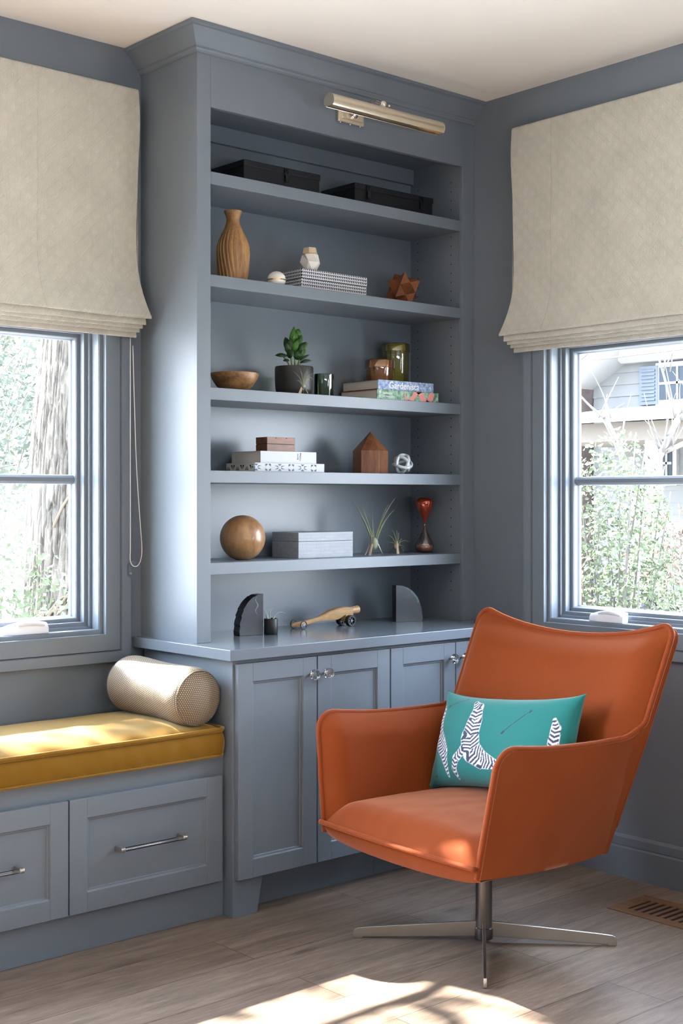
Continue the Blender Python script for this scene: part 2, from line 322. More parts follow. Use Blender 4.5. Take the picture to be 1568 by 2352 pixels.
# ------------------------------------------------------------------ mesh helpers
class MB:
    def __init__(s): s.bm = bmesh.new(); s.mi = 0; s.uv = None
    def face(s, vs):
        try: f = s.bm.faces.new(vs); f.material_index = s.mi; return f
        except ValueError: return None
    def poly(s, pts): return s.face([s.bm.verts.new(p) for p in pts])
    def box(s, x0, x1, y0, y1, z0, z1, M=None):
        v = []
        for z in (z0, z1):
            for x, y in ((x0, y0), (x1, y0), (x1, y1), (x0, y1)):
                p = Vector((x, y, z)); v.append(s.bm.verts.new(M @ p if M else p))
        for f in ((3, 2, 1, 0), (4, 5, 6, 7), (0, 1, 5, 4), (1, 2, 6, 5), (2, 3, 7, 6), (3, 0, 4, 7)): s.face([v[i] for i in f])
        return s
    def prism(s, pts, axis, a0, a1, M=None):
        """extrude polygon pts (2d) along axis 'x','y','z'"""
        def mk(p, a):
            q = {'x': (a, p[0], p[1]), 'y': (p[0], a, p[1]), 'z': (p[0], p[1], a)}[axis]; q = Vector(q)
            return s.bm.verts.new(M @ q if M else q)
        A = [mk(p, a0) for p in pts]; B = [mk(p, a1) for p in pts]; n = len(pts)
        s.face(A[::-1]); s.face(B)
        for i in range(n): s.face([A[i], A[(i + 1) % n], B[(i + 1) % n], B[i]])
        return s
    def rings(s, R, close=True, cap0=True, cap1=True, uvs=None):
        L = [[s.bm.verts.new(p) for p in r] for r in R]; n = len(R[0])
        if uvs and s.uv is None: s.uv = s.bm.loops.layers.uv.new('UVMap')
        for j in range(len(L) - 1):
            for i in range(n if close else n - 1):
                k = (i + 1) % n
                f = s.face([L[j][i], L[j][k], L[j + 1][k], L[j + 1][i]])
                if f and uvs:
                    for l, (a, b) in zip(f.loops, ((j, i), (j, i + 1), (j + 1, i + 1), (j + 1, i))): l[s.uv].uv = uvs(a, b)
        if cap0: s.face(L[0][::-1])
        if cap1: s.face(L[-1])
        return s
    def lathe(s, prof, c=(0, 0, 0), n=32, M=None, cap0=True, cap1=True, rot=0., rfun=None):
        R = []
        for r, z in prof:
            ring = []
            for i in range(n):
                a = rot + 2 * PI * i / n; rr = r * (rfun(a, z) if rfun else 1)
                p = Vector((rr * math.cos(a), rr * math.sin(a), z))
                ring.append((M @ p if M else p) + Vector(c))
            R.append(ring)
        return s.rings(R, True, cap0, cap1)
    def tube(s, pts, r, n=8, closed=False, caps=True, squash=None):
        pts = [Vector(p) for p in pts]; m = len(pts); rr = r if isinstance(r, (list, tuple)) else [r] * m
        R = []; up = None
        for i in range(m):
            if closed: t = pts[(i + 1) % m] - pts[i - 1]
            else: t = pts[min(i + 1, m - 1)] - pts[max(i - 1, 0)]
            t.normalize()
            if up is None:
                up = Vector((0, 0, 1)) if abs(t.z) < .9 else Vector((1, 0, 0))
            a = t.cross(up)
            if a.length < 1e-6: a = t.orthogonal()
            a.normalize(); b = a.cross(t).normalized(); up = b
            sq = squash or (1, 1)
            R.append([pts[i] + a * (rr[i] * sq[0] * math.cos(2 * PI * k / n)) + b * (rr[i] * sq[1] * math.sin(2 * PI * k / n)) for k in range(n)])
        if closed: R.append(R[0]); return s.rings(R, True, False, False)
        return s.rings(R, True, caps, caps)
    def grid(s, P, closeu=False):
        return s.rings(P, closeu, False, False)
    def sphere(s, c, r, n=24, m=14, sc=(1, 1, 1)):
        R = []
        for j in range(m + 1):
            a = PI * j / m
            R.append([Vector(c) + Vector((r * sc[0] * math.sin(a) * math.cos(2 * PI * i / n), r * sc[1] * math.sin(a) * math.sin(2 * PI * i / n), -r * sc[2] * math.cos(a))) for i in range(n)])
        s.rings(R, True, False, False); bmesh.ops.remove_doubles(s.bm, verts=s.bm.verts[:], dist=1e-7); return s
    def leaf(s, base, tip, width, normal, fold=.15, n=5):
        base = Vector(base); tip = Vector(tip); d = tip - base; side = d.cross(Vector(normal))
        if side.length < 1e-6: side = d.orthogonal()
        side.normalize(); nn = side.cross(d).normalized()
        L = []; 
        for i in range(n + 1):
            t = i / n; w_ = width * math.sin(PI * min(1, t * .92 + .06)) ** .8
            c = base + d * t + nn * (d.length * fold * math.sin(PI * t))
            L.append([c - side * w_ + nn * w_ * .3, c, c + side * w_ + nn * w_ * .3])
        return s.grid(L)

def tagp(o, label=None, cat=None, group=None, kind=None):
    if label: o['label'] = label
    if cat: o['category'] = cat
    if group: o['group'] = group
    if kind: o['kind'] = kind
    return o
def wloc(o):
    m = Matrix.Identity(4)
    while o: m = o.matrix_basis @ m; o = o.parent
    return m
def build(mb, name, mats, parent=None, smooth=False, bevel=0., bseg=2, local=False, recalc=True, subsurf=0, origin=None):
    """one mesh object; vertices are given in world space unless local=True"""
    bm = mb.bm
    if recalc: bmesh.ops.recalc_face_normals(bm, faces=bm.faces[:])
    base = Vector(origin) if origin else Vector((0, 0, 0))
    M = Matrix.Translation(base)
    if parent and not local: M = wloc(parent) if origin is None else wloc(parent) @ Matrix.Translation(wloc(parent).inverted() @ base)
    if not local: bmesh.ops.transform(bm, matrix=M.inverted(), verts=bm.verts[:])
    me = bpy.data.meshes.new(name); bm.to_mesh(me); bm.free()
    for m in (mats if isinstance(mats, (list, tuple)) else [mats]): me.materials.append(MATS[m])
    if smooth:
        for p in me.polygons: p.use_smooth = True
        if smooth != True: me.set_sharp_from_angle(angle=math.radians(smooth))
    o = bpy.data.objects.new(name, me); C.objects.link(o)
    if parent:
        o.parent = parent
        if origin is not None and not local: o.location = wloc(parent).inverted() @ base
    elif origin is not None: o.location = base
    if bevel:
        b = o.modifiers.new('b', 'BEVEL'); b.width = bevel; b.segments = bseg; b.limit_method = 'ANGLE'; b.angle_limit = math.radians(40)
        b.harden_normals = False
    if subsurf:
        s_ = o.modifiers.new('s', 'SUBSURF'); s_.levels = subsurf; s_.render_levels = subsurf
    return o
def thing(name, loc, label, cat, group=None, kind=None, rotz=0.):
    o = bpy.data.objects.new(name, None); C.objects.link(o); o.empty_display_size = .1
    o.location = loc; o.rotation_euler = (0, 0, rotz)
    return tagp(o, label, cat, group, kind)
def dup(root, loc=None, label=None, rotz=None):
    def cp(o, par):
        c = o.copy(); C.objects.link(c); c.parent = par
        for ch in list(o.children): cp(ch, c)
        return c
    r = cp(root, root.parent)
    if loc is not None: r.location = loc
    if rotz is not None: r.rotation_euler = (0, 0, rotz)
    if label: r['label'] = label
    return r
def text(name, body, size, M, mat, parent, extrude=.0003, align='LEFT'):
    cu = bpy.data.curves.new(name, 'FONT'); cu.body = body; cu.size = size; cu.extrude = extrude; cu.align_x = align; cu.align_y = 'CENTER'
    cu.materials.append(MATS[mat]); o = bpy.data.objects.new(name, cu); C.objects.link(o)
    me = bpy.data.meshes.new_from_object(o); me.transform(wloc(parent).inverted() @ M)
    bpy.data.objects.remove(o); o = bpy.data.objects.new(name, me); C.objects.link(o); o.parent = parent
    return o
def bez(p0, p1, p2, n):
    p0, p1, p2 = Vector(p0), Vector(p1), Vector(p2)
    return [(p0 * (1 - t) ** 2 + p1 * (2 * t * (1 - t)) + p2 * t * t) for t in [i / n for i in range(n + 1)]]

# ------------------------------------------------------------------ room shell
XR, YB, ZC = 4.082, 4.145, 3.025           # right wall, back wall, ceiling
XL, YF = -1.6, -2.0
WT = .20
def wall_with_hole(name, axis, pos, a0, a1, holes, thick, mat='paint_wall'):
    """axis 'y': wall in the x-z plane at y=pos, extends to pos+thick; axis 'x' likewise; holes (u0,u1,z0,z1)"""
    m = MB(); us = sorted({a0, a1, *[h[0] for h in holes], *[h[1] for h in holes]}); zs = sorted({0, ZC, *[h[2] for h in holes], *[h[3] for h in holes]})
    for i in range(len(us) - 1):
        for j in range(len(zs) - 1):
            uc, zc = (us[i] + us[i + 1]) / 2, (zs[j] + zs[j + 1]) / 2
            if any(h[0] < uc < h[1] and h[2] < zc < h[3] for h in holes): continue
            p0, p1 = sorted((pos, pos + thick))
            if axis == 'y': m.box(us[i], us[i + 1], p0, p1, zs[j], zs[j + 1])
            else: m.box(p0, p1, us[i], us[i + 1], zs[j], zs[j + 1])
    bmesh.ops.remove_doubles(m.bm, verts=m.bm.verts[:], dist=1e-6)
    seen = {}
    for f in list(m.bm.faces):
        k = tuple(sorted(v.index for v in f.verts)) if False else tuple(sorted((round(v.co.x, 4), round(v.co.y, 4), round(v.co.z, 4)) for v in f.verts))
        seen.setdefault(k, []).append(f)
    bmesh.ops.delete(m.bm, geom=[f for fs in seen.values() if len(fs) > 1 for f in fs], context='FACES')
    o = build(m, name, mat); o['kind'] = 'structure'; return o
W1 = (1.347, 2.527, .918, 2.030)          # window 1 opening in the back wall: x0,x1,z0,z1
W2 = (2.220, 3.400, .918, 2.030)          # window 2 opening in the right wall: y0,y1,z0,z1
wall_with_hole('wall_back', 'y', YB, XL - .2, XR + .2, [W1, (-1.0, .95, .60, 2.75)], WT)   # unseen wide opening, added to let in sun for floor bounce
wall_with_hole('wall_right', 'x', XR, YF - .2, YB, [W2], WT)
wall_with_hole('wall_left', 'x', XL, YF - .2, YB, [], -WT)
wall_with_hole('wall_front', 'y', YF, XL, XR, [], -WT)
m = MB(); m.box(XL, XR, YF, YB, -.08, 0); o = build(m, 'floor', 'oak_floor'); o['kind'] = 'structure'
m = MB(); m.box(XL - .2, XR + .2, YF - .2, YB + .2, ZC, ZC + .1); o = build(m, 'ceiling', 'ceiling'); o['kind'] = 'structure'
# baseboard along the right wall
m = MB(); m.prism([(XR + .001, 0), (XR - .018, 0), (XR - .018, .108), (XR - .010, .114), (XR - .012, .118), (XR - .012, .146), (XR - .004, .156), (XR + .001, .156)], 'y', YF, 3.56)
o = build(m, 'baseboard_right', 'paint'); o['kind'] = 'structure'

def build_window(name, label, W, wallpos, axis, crank_u):
    """axis 'y' = window in the back wall (u = x), axis 'x' = window in the right wall (u = y). depth w grows outdoors"""
    u0, u1, z0, z1 = W
    def T(u, w, z): return (u, wallpos + w, z) if axis == 'y' else (wallpos + w, u, z)
    root = thing(name, T((u0 + u1) / 2, 0, z0), label, 'window', kind='structure')
    def sweep(m, prof):
        R = []
        for off, w in prof:
            R.append([Vector(T(u0 + off, w, z0 + off)), Vector(T(u1 - off, w, z0 + off)), Vector(T(u1 - off, w, z1 - off)), Vector(T(u0 + off, w, z1 - off))])
        m.rings(R, True, False, False)
    # casing: flat inner band, groove, raised outer band
    m = MB(); sweep(m, [(0, -.024), (-.058, -.024), (-.061, -.018), (-.064, -.030), (-.099, -.030), (-.101, -.027), (-.101, .0)]); build(m, 'window_casing', 'paint', root)
    m = MB(); sweep(m, [(0, -.024), (.0, -.002), (.014, -.002), (.014, .002), (.016, .002), (.016, .046), (.026, .046), (.026, .060), (.040, .060), (.040, .12), (-.002, .12)]); build(m, 'window_jamb', 'paint', root)
    m = MB(); sweep(m, [(.038, .120), (.038, .092), (.040, .089), (.053, .089), (.056, .094), (.057, .112), (.061, .119), (.062, .130), (.04, .13)]); build(m, 'window_sash', 'paint', root)
    # muntin with bevelled faces
    zm = 1.468; m = MB()
    pr = [(.098, zm - .007), (.106, zm - .015), (.119, zm - .017), (.119, zm + .017), (.106, zm + .015), (.098, zm + .007)]
    if axis == 'y': m.prism([(wallpos + a, b) for a, b in pr], 'x', u0 + .055, u1 - .055)
    else:
        m.prism([(wallpos + a, b) for a, b in pr], 'y', u0 + .055, u1 - .055)
    build(m, 'window_muntin', 'paint', root)
    for za, zb in ((z0 + .058, zm - .012), (zm + .012, z1 - .058)):
        m = MB()
        if axis == 'y': m.box(u0 + .058, u1 - .058, wallpos + .120, wallpos + .124, za, zb)
        else: m.box(wallpos + .120, wallpos + .124, u0 + .058, u1 - .058, za, zb)
        build(m, 'glass_pane', 'pane', root)
    # folding crank housing on the lower frame
    m = MB(); n = 18; R = []
    sgn = 1 if axis == 'y' else -1
    for i in range(n + 1):
        t = i / n; h = .012 + .030 * math.sin(PI * min(1, .10 + t * .62)) ** .8; wd = .012 + .022 * min(1, t * 3 + .25)
        u = crank_u + sgn * (t - .5) * .168; zb = z0 + .0165
        R.append([Vector(T(u, .045, zb)), Vector(T(u, .045 - wd, zb)), Vector(T(u, .045 - wd, zb + h * .5)), Vector(T(u, .045 - wd * .75, zb + h * .88)), Vector(T(u, .045 - wd * .35, zb + h)), Vector(T(u, .045, zb + h))])
    m.rings(R); cr = build(m, 'window_crank', 'white_plastic', root, smooth=50); tagp(cr, 'white plastic folding crank housing')
    m = MB(); pts = [T(crank_u + sgn * (-.03 + .1 * t), .045 - .030, z0 + .0165 + .026 + .010 * math.sin(PI * (t * .8 + .15))) for t in [i / 10 for i in range(11)]]
    m.tube(pts, [.004 + .004 * math.sin(PI * i / 10) for i in range(11)], 8, squash=(.8, 1)); build(m, 'crank_lever', 'white_plastic', cr, smooth=True)
    return root
build_window('window_1', 'casement window with grey-blue casing over the mustard bench, tree trunk outside', W1, YB, 'y', 2.235)
build_window('window_2', 'casement window with grey-blue casing behind the orange armchair, house outside', W2, XR, 'x', 3.135)

# ------------------------------------------------------------------ base cabinets, countertop
CX0, CX1, CYF = 2.688, XR, 3.589
def panel_door(name, x0, x1, z0, z1, yf, parent, stile=.062, thick=.019):
    """frame-and-panel front at y=yf facing -y"""
    m = MB()
    m.box(x0, x0 + stile, yf, yf + thick, z0, z1); m.box(x1 - stile, x1, yf, yf + thick, z0, z1)
    m.box(x0 + stile, x1 - stile, yf, yf + thick, z1 - stile, z1); m.box(x0 + stile, x1 - stile, yf, yf + thick, z0, z0 + stile)
    o = build(m, name, 'paint', parent, bevel=.0012)
    m = MB(); R = []
    for off, w in ((0, .002), (.003, .004), (.003, .006), (.008, .007), (.010, .010), (.010, .0105)):
        a, b, c, d = x0 + stile + off, x1 - stile - off, z0 + stile + off, z1 - stile - off
        R.append([Vector((a, yf + w, c)), Vector((b, yf + w, c)), Vector((b, yf + w, d)), Vector((a, yf + w, d))])
    m.rings(R, True, False, True); build(m, 'inset_panel', 'paint', o)
    return o
def knob(x, z, yf, door):
    m = MB(); M = Matrix.Rotation(PI / 2, 4, 'X')   # local z -> -y
    m.lathe([(.0045, 0), (.0045, .019), (.0075, .019), (.0075, .022), (.005, .030), (.0, .0301)], (x, yf, z), 16, M, True, False); build(m, 'knob_post', 'brushed_steel', door, smooth=40)
    m = MB(); m.lathe([(.0078, .0185), (.0165, .019), (.0185, .021), (.0185, .031), (.0165, .0335), (.0082, .0335), (.0078, .031), (.0078, .0225)], (x, yf, z), 28, M, False, False)
    k = m.bm; build(m, 'acrylic_knob', 'acrylic', door, smooth=40)
DOORS = [(2.697, 3.040), (3.045, 3.392), (3.398, 3.738), (3.742, 4.078)]
for u in range(2):
    a = DOORS[2 * u][0] if u else CX0; b = DOORS[2 * u + 1][1] + (.003 if u == 0 else .0035)
    if u: a -= .0025
    cab = thing('base_cabinet', ((a + b) / 2, 3.85, 0), ('grey-blue two-door base cabinet at the bench end, with the visible bracket foot', 'grey-blue two-door base cabinet behind the orange armchair')[u], 'cabinet', 'built-in base cabinets')
    m = MB(); m.box(a, b, CYF + .001, YB - .022, .125, .862); build(m, 'carcass', 'paint', cab, bevel=.001)
    m = MB(); m.box(a + (.03 if u == 0 else 0), b, CYF + .075, CYF + .095, 0, .125); build(m, 'toe_kick', 'paint', cab)
    # black shadow gap under the worktop comes from the door tops standing 13 mm below it
    for q in range(2):
        dx0, dx1 = DOORS[2 * u + q]
        d = panel_door('cabinet_door', dx0, dx1, .127, .848, 3.570, cab)
        knob(dx1 - .029 if q == 0 else dx0 + .030, .789, 3.570, d)
    if u == 0:
        m = MB(); m.prism([(a, 0), (a + .103, 0), (a + .128, .125), (a, .125)], 'y', CYF, CYF + .02); m.box(a, a + .02, CYF + .02, YB - .022, 0, .125)
        build(m, 'bracket_foot', 'paint', cab, bevel=.001)
ct = MB(); ct.box(2.650, XR - .001, 3.550, YB - .001, .863, .900)
tagp(build(ct, 'countertop', 'paint_gloss', bevel=.002, origin=(3.3, 3.8, .863)), 'long grey-blue painted countertop over the cabinets, carrying the bookcase and bookends', 'countertop')

# ------------------------------------------------------------------ bookcase
FY = 3.793; BY = 4.100
bk = thing('bookcase', (3.385, 3.95, .9), 'tall built-in grey-blue bookcase with five shelves and a crown moulding', 'bookcase')
m = MB(); m.box(CX0, CX0 + .05, FY + .018, YB, .9, 2.96); build(m, 'side_panel', 'paint', bk)
m = MB(); m.box(4.018, XR - .0005, FY + .018, YB, .9, 2.96); build(m, 'side_panel', 'paint', bk)
m = MB(); m.box(CX0 + .05, 4.018, BY, YB, .9, 2.96); build(m, 'back_panel', 'paint_back', bk)
m = MB(); m.box(CX0 + .05, 4.018, FY + .018, BY, 2.80, 2.83); build(m, 'top_panel', 'paint', bk)
m = MB(); m.box(CX0 + .05, 4.018, BY - .02, BY, 2.735, 2.80); build(m, 'nailing_rail', 'paint', bk, bevel=.002)
m = MB(); m.box(CX0, 2.746, FY, FY + .019, .9, 2.96); m.box(4.014, XR - .0005, FY, FY + .019, .9, 2.96); m.box(2.746, 4.014, FY, FY + .019, 2.760, 2.96)
build(m, 'face_frame', 'paint', bk, bevel=.0012)
SH = [(2.541, .044), (2.182, .042), (1.788, .043), (1.498, .043), (1.175, .042)]
for z, t in SH:
    m = MB(); m.box(2.7395, 4.0175, 3.806, BY - .002, z - t, z); build(m, 'shelf', 'paint', bk, bevel=.0015)
# shelf-pin holes in the far side panel: flat black discs painted as their shade
for yy in (3.862, 4.055):
    m = MB(); z = 1.02
    while z < 2.74:
        if not any(s - t - .004 < z < s + .004 for s, t in SH):
            m.lathe([(.0028, -.0006), (.0028, 0)], (4.0178, yy, z), 8, Matrix.Rotation(-PI / 2, 4, 'Y'))
        z += .0375
    o = build(m, 'pin_hole_shade', 'hole_shade', bk); o['kind'] = 'stuff'
# crown moulding, mitred at the free corner, dying into both walls
cp = [(0, 2.938), (.006, 2.940), (.008, 2.947), (.012, 2.952), (.012, 2.956), (.016, 2.958), (.022, 2.966), (.058, 3.008), (.066, 3.011), (.070, 3.014), (.070, 3.024)]
m = MB(); R = []
for o_, z in cp: R.append([Vector((CX0 - o_, YB, z)), Vector((CX0 - o_, FY - o_, z)), Vector((XR - .0005, FY - o_, z))])
R.append([Vector((CX0, YB, 3.024)), Vector((CX0, FY, 3.024)), Vector((XR - .0005, FY, 3.024))])
m.rings(R, False, False, False); build(m, 'crown_moulding', 'paint', bk)

# ------------------------------------------------------------------ window bench with drawers
BX0 = 1.30
bn = thing('window_bench', (2.0, 3.9, 0), 'grey-blue built-in window bench with two drawers under the mustard cushion', 'bench')
m = MB(); m.box(BX0, CX0 - .0005, 3.641, YB, 0, .536); build(m, 'bench_body', 'paint', bn, bevel=.0015)
def drawer(x0, x1, hx):
    z0, z1, yf = .124, .476, 3.620
    d = panel_door('drawer', x0, x1, z0, z1, yf, bn, stile=.0615)
    yp = yf + .0105; M = Matrix.Rotation(PI / 2, 4, 'Y'); zc = .300; yc = yf - .022
    for xx in (hx - .117, hx + .117):
        m = MB(); pr = [(yp, zc - .0085), (yc, zc - .0085)] + [(yc - .0085 * math.cos(a), zc + .0085 * math.sin(a)) for a in [(-PI / 2 + PI * i / 8) for i in range(1, 8)]] + [(yc, zc + .0085), (yp, zc + .0085)]
        m.prism(pr, 'x', xx - .0075, xx + .0075); build(m, 'handle_mount', 'brushed_steel', d, bevel=.001)
    m = MB(); m.lathe([(.0068, -.112), (.0068, .112)], (hx, yc, zc), 20, M); build(m, 'acrylic_handle', 'acrylic', d, smooth=40)
drawer(2.092, 2.668, 2.383)
drawer(1.512, 2.087, 1.800)

# ------------------------------------------------------------------ bench cushion and bolster
def rrect(x0, x1, y0, y1, r, n=6, sub=24):
    pts = []
    def seg(a, b, k):
        for i in range(k): pts.append((a[0] + (b[0] - a[0]) * i / k, a[1] + (b[1] - a[1]) * i / k))
    def arc(cx, cy, a0):
        for i in range(n): a = a0 + PI / 2 * i / n; pts.append((cx + r * math.cos(a), cy + r * math.sin(a)))
    seg((x0 + r, y0), (x1 - r, y0), sub); arc(x1 - r, y0 + r, -PI / 2); seg((x1, y0 + r), (x1, y1 - r), sub // 2); arc(x1 - r, y1 - r, 0)
    seg((x1 - r, y1), (x0 + r, y1), sub); arc(x0 + r, y1 - r, PI / 2); seg((x0, y1 - r), (x0, y0 + r), sub // 2); arc(x0 + r, y0 + r, PI)
    return pts
qx0, qx1, qy0, qy1 = 1.32, 2.676, 3.617, 4.122
cu = thing('bench_cushion', (2.0, 3.87, .536), 'long mustard yellow velvet box cushion with piped edges on the window bench', 'cushion')
per = rrect(qx0, qx1, qy0, qy1, .022, 6, 90); R = []
cxm, cym = (qx0 + qx1) / 2, (qy0 + qy1) / 2
for s_, z in ((.0, .538), (.9, .538), (.985, .538), (1.0, .544)): R.append([Vector((cxm + (x - cxm) * s_, cym + (y - cym) * s_, z)) for x, y in per])
for k in range(7):
    t = k / 6; row = []
    for x, y in per:
        bulge = .006 * math.sin(PI * t) + .0042 * noise.noise(Vector((x * 26, y * 26, t * .9))) + .002 * noise.noise(Vector((x * 60, 4, t * 1.5)))
        dx, dy = x - cxm, y - cym; l = math.hypot(dx / (qx1 - qx0), dy / (qy1 - qy0))
        nx = (1 if x > qx1 - .01 else -1 if x < qx0 + .01 else 0); ny = (1 if y > qy1 - .01 else -1 if y < qy0 + .01 else 0)
        row.append(Vector((x + nx * bulge, y + ny * bulge, .546 + .080 * t)))
    R.append(row)
for k in range(1, 26):
    s_ = 1 - (k / 25) ** 1.0 * .999; row = []
    for x, y in per:
        X, Y = cxm + (x - cxm) * s_, cym + (y - cym) * s_
        ed = min(X - qx0, qx1 - X, Y - qy0, qy1 - Y)
        up = .030 * (1 - math.exp(-ed / .05))
        wr = .0085 * noise.noise(Vector((X * 11, Y * 5, 3))) * math.exp(-((Y - qy0) / .16) ** 2) * min(1, ed / .02) + .003 * noise.noise(Vector((X * 5, Y * 5, 9)))
        row.append(Vector((X, Y, .628 + up + wr)))
    R.append(row)
m = MB(); m.rings(R, True, False, True); build(m, 'cushion_cover', 'mustard', cu, smooth=True)
for zz, rr_ in ((.630, .0078), (.544, .004)):
    m = MB(); m.tube([(x + (.003 if x > qx1 - .001 else 0), y - (.004 if y < qy0 + .001 else 0), zz + .0012 * noise.noise(Vector((x * 9, y * 9, 0)))) for x, y in rrect(qx0, qx1, qy0, qy1, .022, 6, 60)], rr_, 8, closed=True)
    build(m, 'cushion_piping', 'mustard', cu, smooth=True)

bo = thing('bolster_pillow', (2.58, 3.87, .655), 'gold and grey dotted cylindrical bolster pillow lying on the mustard cushion', 'pillow')
A0, A1 = Vector((2.588, 3.645, .738)), Vector((2.565, 4.035, .752))
ax = (A1 - A0); Lb = ax.length; ax.normalize(); sx_ = ax.cross(Vector((0, 0, 1))).normalized(); sz_ = sx_.cross(ax)
nb = 64; R = []; uvr = []
rb = .1005
for k in range(41):
    t = k / 40; rr = rb * (1 - .055 * math.sin(PI * t) ** 2)
    rr *= .90 + .10 * min(1, min(t, 1 - t) / .09) ** .45
    row = []
    for i in range(nb):
        a = 2 * PI * i / nb; q = rr * (1 + .012 * noise.noise(Vector((math.cos(a) * 2, math.sin(a) * 2, t * 4))))
        p = A0 + ax * (Lb * t) + sx_ * (q * math.cos(a)) + sz_ * (q * math.sin(a)); p.z = max(p.z, .6275 + .030 * (1 - math.exp(-max(0, p.y - qy0) / .05)))
        row.append(p)
    R.append(row)
m = MB(); m.rings(R, True, False, False, uvs=lambda j, i: (2 * PI * rb * i / nb, Lb * j / 40)); build(m, 'bolster_tube', 'dotted_weave', bo, smooth=True)
for end, c0, sg in ((0, A0, -1), (1, A1, 1)):
    m = MB(); RR = []; ks = 12
    for k in range(ks + 1):
        s_ = 1 - k / ks * .995; src = R[0] if end == 0 else R[-1]; cc = sum(src, Vector()) / nb
        RR.append([cc + (p - cc) * s_ + ax * sg * (.026 * (1 - s_ ** 2.4)) for p in src])
    m.uv = m.bm.loops.layers.uv.new('UVMap'); m.rings(RR, True, False, True)
    for f in m.bm.faces:
        for l in f.loops: d_ = l.vert.co - c0; l[m.uv].uv = (d_.dot(sx_), d_.dot(sz_))
    build(m, 'bolster_end', 'dotted_weave', bo, smooth=True)
    m = MB(); m.tube([p + ax * sg * .001 for p in (R[0] if end == 0 else R[-1])], .0016, 6, closed=True); build(m, 'bolster_seam', 'dotted_weave', bo, smooth=True)

# ------------------------------------------------------------------ roman shades
def shade(u0, u1, wallpos, axis, mat, label, seam_u):
    """front profile (w = distance from the wall into the room, z) of a pulled-up roman shade"""
    sgn = -1
    def T(u, w, z): return Vector((u, wallpos - w, z)) if axis == 'y' else Vector((wallpos - w, u, z))
    root = thing('roman_shade', T((u0 + u1) / 2, 0, 1.98), label, 'window shade', 'pulled-up linen shades')
    prof = [(.034, 2.862), (.060, 2.866), (.065, 2.862)]
    for k in range(14): z = 2.855 - k * .047; prof.append((.066 + .002 * math.sin(k * .9), z))
    prof += [(.068, 2.21), (.074, 2.175), (.088, 2.13), (.106, 2.09), (.124, 2.058), (.132, 2.047), (.134, 2.042), (.130, 2.0375), (.122, 2.040), (.112, 2.052)]
    nu = 40; m = MB(); R = []
    for j, (w_, z) in enumerate(prof):
        row = []
        for i in range(nu + 1):
            t = i / nu; u = u0 + (u1 - u0) * t
            dw = .004 * noise.noise(Vector((u * 4, z * 3, 1.3))) * min(1, max(0, (2.86 - z) * 4)); fl = 0
            if z < 2.24: fl = .006 * (2.24 - z) / .2
            e = -fl if i == 0 else fl if i == nu else 0
            waist = .007 * math.sin((z - 2.2) * 9) * (1 if i == 0 else -1 if i == nu else 0)
            dz = -.010 * math.sin(PI * t) * (1 if z < 2.15 else 0) * 0
            row.append(T(u + e + waist, w_ + dw, z + dz + .003 * noise.noise(Vector((u * 3, 5, j // 6))) * (z < 2.2)))
        R.append(row)
    m.rings(R, False, False, False)
    # side returns of the head box
    for u in (u0, u1):
        m.poly([T(u, .034, 2.862), T(u, .064, 2.862), T(u, .066, 2.22), T(u, .034, 2.22)])
    build(m, 'shade_panel', mat, root, smooth=60)
    folds = [(.118, 2.062, 2.0165), (.100, 2.055, 2.0045), (.082, 2.05, 1.993), (.064, 2.045, 1.976)]
    for q, (w_, za, zb) in enumerate(folds):
        m = MB(); R = []
        for (dw, z) in ((-.012, za), (-.004, (za + zb) / 2 + .01), (.0, zb + .004), (-.002, zb), (-.006, zb), (-.010, zb + .006), (-.014, (za + zb) / 2)):
            R.append([T(u0 + (u1 - u0) * i / nu + (.002 * q if i == 0 else -.002 * q if i == nu else 0), w_ + dw + .003 * noise.noise(Vector((i * .3, q, 0))), z + .0022 * noise.noise(Vector((i * .22, q * 3, 4)))) for i in range(nu + 1)])
        m.rings(R, False, False, False); build(m, 'shade_fold', mat, root, smooth=60)
    m = MB(); m.box(*( (u0 + .002, u1 - .002, wallpos - .034, wallpos, 2.82, 2.862) if axis == 'y' else (wallpos - .034, wallpos, u0 + .002, u1 - .002, 2.82, 2.862))); build(m, 'head_rail', mat, root)
    for su in seam_u:
        m = MB(); m.tube([T(su + .001 * noise.noise(Vector((w_ * 9, z * 5, 2))), w_ + .0004 + .004 * noise.noise(Vector((su * 4, z * 3, 1.3))) * min(1, max(0, (2.86 - z) * 4)), z) for w_, z in prof[2:-3]], .0011, 5); build(m, 'shade_seam', mat, root, smooth=True)
    return root
sh1 = shade(1.240, 2.634, YB, 'y', 'linen_x', 'beige patterned roman shade over the window above the mustard bench', [2.235])
shade(2.110, 3.526, XR, 'x', 'linen_y', 'beige patterned roman shade over the window behind the orange armchair', [3.33])
pts = [(2.6135, 4.098, 1.99), (2.6135, 4.098, 1.6), (2.6138, 4.098, 1.25), (2.6138, 4.100, 1.19), (2.617, 4.100, 1.170), (2.624, 4.100, 1.160), (2.633, 4.100, 1.156), (2.645, 4.100, 1.158), (2.656, 4.100, 1.172), (2.6625, 4.100, 1.196), (2.6635, 4.100, 1.225), (2.660, 4.100, 1.27), (2.650, 4.099, 1.38), (2.640, 4.099, 1.52), (2.632, 4.098, 1.70), (2.6225, 4.098, 1.99)]
sm = []
for i in range(len(pts) - 1):
    p0, p1, p2, p3 = [Vector(pts[max(0, min(len(pts) - 1, k))]) for k in (i - 1, i, i + 1, i + 2)]
    for k in range(5):
        t = k / 5; sm.append(.5 * ((2 * p1) + (p2 - p0) * t + (2 * p0 - 5 * p1 + 4 * p2 - p3) * t * t + (3 * p1 - p0 - 3 * p2 + p3) * t ** 3))
m = MB(); m.tube(sm, .0016, 6); tagp(build(m, 'pull_cord', 'cord_white', sh1, smooth=True), 'thin white looped pull cord')
